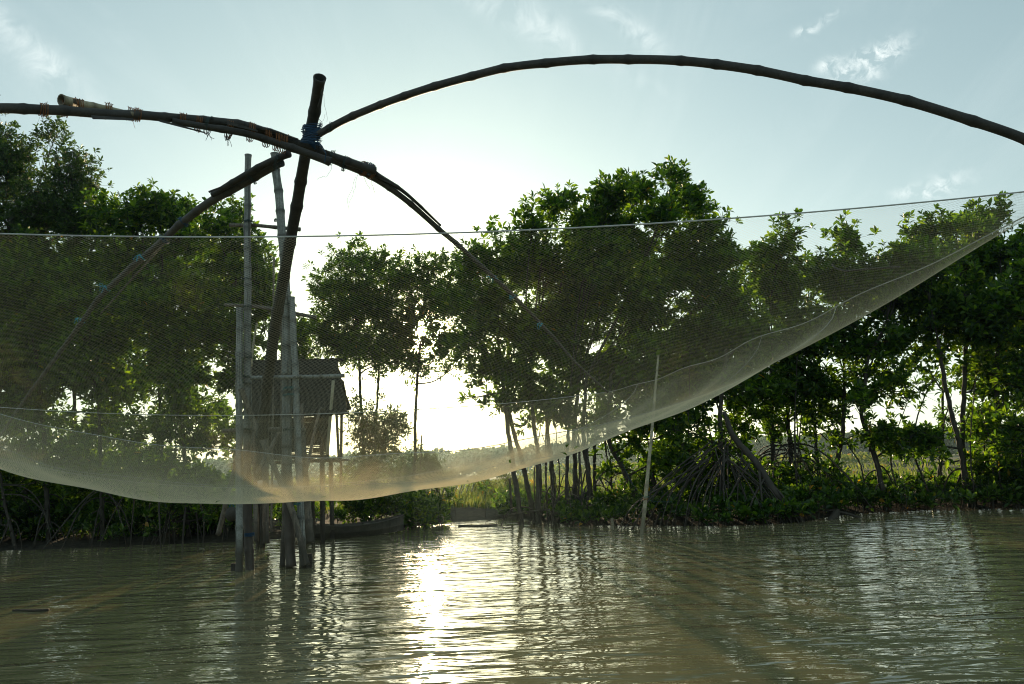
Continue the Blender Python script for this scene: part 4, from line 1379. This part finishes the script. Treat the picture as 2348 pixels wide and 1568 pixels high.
for k, c_ in enumerate([(478, 288, 8.2), (525, 300, 8.4), (760, 362, 9.1), (790, 375, 9.3), (575, 405, 9.5), (635, 372, 9.2), (758, 291, 8.8)]):
    lashing('dark_lashing', P(*c_), [1, .2, -.3] if c_[1] < 380 else [1, 0, .55], [.09, .098, .08, .085, .095, .09, .048][k], 3, .012, .004, 600 + k, 'dark_cord', fr, .008,
            [(P(c_[0], c_[1] + (18 if k < 2 else -10), c_[2] - .08), [math.cos(k + j_), -.1, -.8 if k < 2 else .3], .09, .0024, 620 + k * 4 + j_) for j_ in range(3 if k < 2 else 1)])
for k, (px, py, ln) in enumerate([(815, 405, .45), (820, 400, .38), (742, 215, .35), (745, 262, .2), (90, 268, .25), (760, 380, .35)]):
    mb = MB()
    strand(mb, P(px, py, 8.9), [-.15, 0, -1], ln, .0014, 660 + k)
    mb.build('loose_strand', M['dark_cord'], fr)

# ------------------------------------------------------------------ the net: real knotted threads over a hanging sheet
NL, NR, FR, FL = (np.array(a) for a in ((-4.171, 5.36, 3.244), (3.798, 4.993, 3.079), (1.497, 12.737, 2.582), (-8.372, 10.712, 2.732)))


def net(u, v):
    u = np.asarray(u, float)
    v = np.asarray(v, float)
    uu, vv = u[..., None], v[..., None]
    Q = (NL * (1 - uu) + NR * uu) * (1 - vv) + (FL * (1 - uu) + FR * uu) * vv
    u = np.clip(u, 0, 1)
    v = np.clip(v, 0, 1)
    z = -(.167 * 4 * u * (1 - u) * (1 - v) ** 3 + .299 * 4 * u * (1 - u) * v ** 3 + .435 * 4 * v * (1 - v) * (1 - u) ** 3 + .157 * 4 * v * (1 - v) * u ** 3)
    a = u ** math.exp(-.032 * 0 + -.032)
    a = u ** .9685
    a = u ** math.exp(-.032)
    b = v ** math.exp(.271)
    z = z - 1.518 * (4 * u ** math.exp(-.032) * (1 - u ** math.exp(-.032)) + 1e-9) ** .628 * (4 * b * (1 - b) + 1e-9) ** .482
    Q[..., 2] += z
    # soft folds running from the corners into the bag
    fo = .018 * np.sin(u * 34 + 9 * v) * np.sin(math.pi * v) + .022 * np.sin(22 * v + 7 * u) * np.sin(math.pi * u) ** .5
    fo = fo * np.clip(4 * v, 0, 1) * np.clip(4 * (1 - u), 0, 1) + .05 * np.sin(30 * v - 14 * (1 - u)) * np.clip((u - .6) * 2.2, 0, 1) * np.sin(math.pi * v)
    fo = fo + .045 * np.sin(7.5 * u + 2 * v) * np.sin(math.pi * v) ** 2 + .03 * np.sin(15 * u - 9 * v) * np.sin(math.pi * v) ** 2 * np.sin(math.pi * u) + .02 * np.sin(43 * u + 5 * np.sin(5 * v)) * np.sin(math.pi * v) ** 3
    Q[..., 2] += fo * .6
    Q[..., 1] += fo * .8
    return Q


NS = 9          # arc length in v by table so that meshes stay even
vt = np.linspace(0, 1, 1201)
arc = np.zeros(1201)
for uc in (.3, .5, .7):
    pv = net(np.full(1201, uc), vt)
    arc += np.concatenate([[0], np.cumsum(np.linalg.norm(np.diff(pv, axis=0), axis=1))]) / 3
LV = arc[-1]
LU = 7.95


def threads(mb, va, vb, cu, cv, r, seed):
    """diamond meshes, cu wide and cv high: zigzag threads that meet at the knots"""
    g = np.random.default_rng(seed)
    s0, s1 = np.interp([va, vb], vt, arc)
    rows = int((s1 - s0) / (cv / 2))
    cols = int(LU / (cu / 2))
    uu = np.linspace(0, 1, cols + 1)
    for k in range(rows):
        ph = (np.arange(cols + 1) + k) % 2
        s = s0 + (k + ph) * cv / 2 + g.normal(size=cols + 1) * cv * .03
        v = np.interp(s, arc, vt)
        p = net(uu, v)
        tg = norm(np.roll(p, -1, 0) - p)
        d = np.array([0, 0, 1.0]) * r
        e = np.array([0, 1.0, 0]) * r
        V_ = np.stack([p + d, p - d * .5 + e * .87, p - d * .5 - e * .87], 1).reshape(-1, 3)
        i = np.arange(cols)[:, None] * 3
        j = np.arange(3)[None]
        kk = (j + 1) % 3
        mb.add(V_, None, np.stack([i + j, i + kk, i + 3 + kk, i + 3 + j], -1).reshape(-1, 4))


VA, VB = .31, .86
fn = thing('fishing_net', 'wide pale lift net sagging like a bag between the bamboo arms', 'fishing net', (-1.5, 8.0, 1.2))
mb = MB()
threads(mb, 0, VA, .036, .018, .00048, 1)
threads(mb, VB, 1, .036, .018, .00048, 2)
mb.build('coarse_mesh', M['net'], fn)
mb = MB()
threads(mb, VA, VB, .032, .016, .00052, 3)
mb.build('bag_mesh', M['net_fine'], fn)
ut = np.linspace(0, 1, 160)
for k, (vv_, rr_) in enumerate(((0, .0055), (VA, .0034), (.46, .0022), (VB, .0034), (1.0, .0050))):
    mb = MB()
    p = net(ut, np.full(160, vv_)) + np.array([0, -.004, .002])
    g = np.random.default_rng(k)
    mb.tube(p, rr_, 5)
    mb.build('edge_rope' if vv_ in (0, 1) else 'seam_cord', M['white_cord'], fn)
vtt = np.linspace(0, 1, 120)
for k, uc in enumerate((0.0, 1.0)):
    mb = MB()
    mb.tube(net(np.full(120, uc), vtt), .005, 5)
    mb.build('edge_rope', M['white_cord'], fn)
# corner ties
for a, b in ((NR, P(2500, 425, 5.0)), (FR, P(1394, 900, 12.7)), (NL, P(-340, 430, 5.45)), (FL, P(0, 1000, 11.8))):
    mb = MB()
    mb.tube([a, b + [0, 0, .005]], .005, 5)
    mb.build('corner_tie', M['white_cord'], fn)

g = np.random.default_rng(77)
for k in range(12):
    u_, v_ = g.uniform(.25, .85), g.uniform(.38, .72)
    q_ = net(np.array([u_]), np.array([v_]))[0] + [0, 0, .012]
    mb = MB()
    mb.add(*leaves(q_[None], norm(g.normal(size=(1, 3)) * [1, 1, .2]), .035, .09, g))
    tag(mb.build('caught_leaf', M['leaf_young'], None), 'small fallen mangrove leaf caught in the sagging net', 'leaf', 'fallen leaves caught in the net')

# stick caught in the net
mb = MB()
mb.tube(smoothp(PP([(1907, 606, 6.3), (1914, 614, 6.25), (1935, 621, 6.2), (1962, 619, 6.1), (2000, 616, 6.0), (2062, 612, 5.9)]), 26), np.linspace(.007, .011, 26), 8)
tag(mb.build('stick', M['bamboo_dark'], None, True), 'thin curved dark stick caught in the net near its right corner', 'stick')

# ------------------------------------------------------------------ haze
USE_HAZE = True
if USE_HAZE:
    hz = MB()
    hz.box([0, 720, 3.5], [2000, 1500, 14.0])
    hm = bpy.data.materials.new('air_haze')
    hm.use_nodes = True
    t = hm.node_tree
    t.nodes.clear()
    pv_ = t.nodes.new('ShaderNodeVolumePrincipled')
    pv_.inputs['Color'].default_value = (.62, .86, .90, 1)
    pv_.inputs['Density'].default_value = .00035
    pv_.inputs['Anisotropy'].default_value = .72
    oo = t.nodes.new('ShaderNodeOutputMaterial')
    t.links.new(pv_.outputs[0], oo.inputs['Volume'])
    tag(hz.build('haze', hm), kind='stuff')
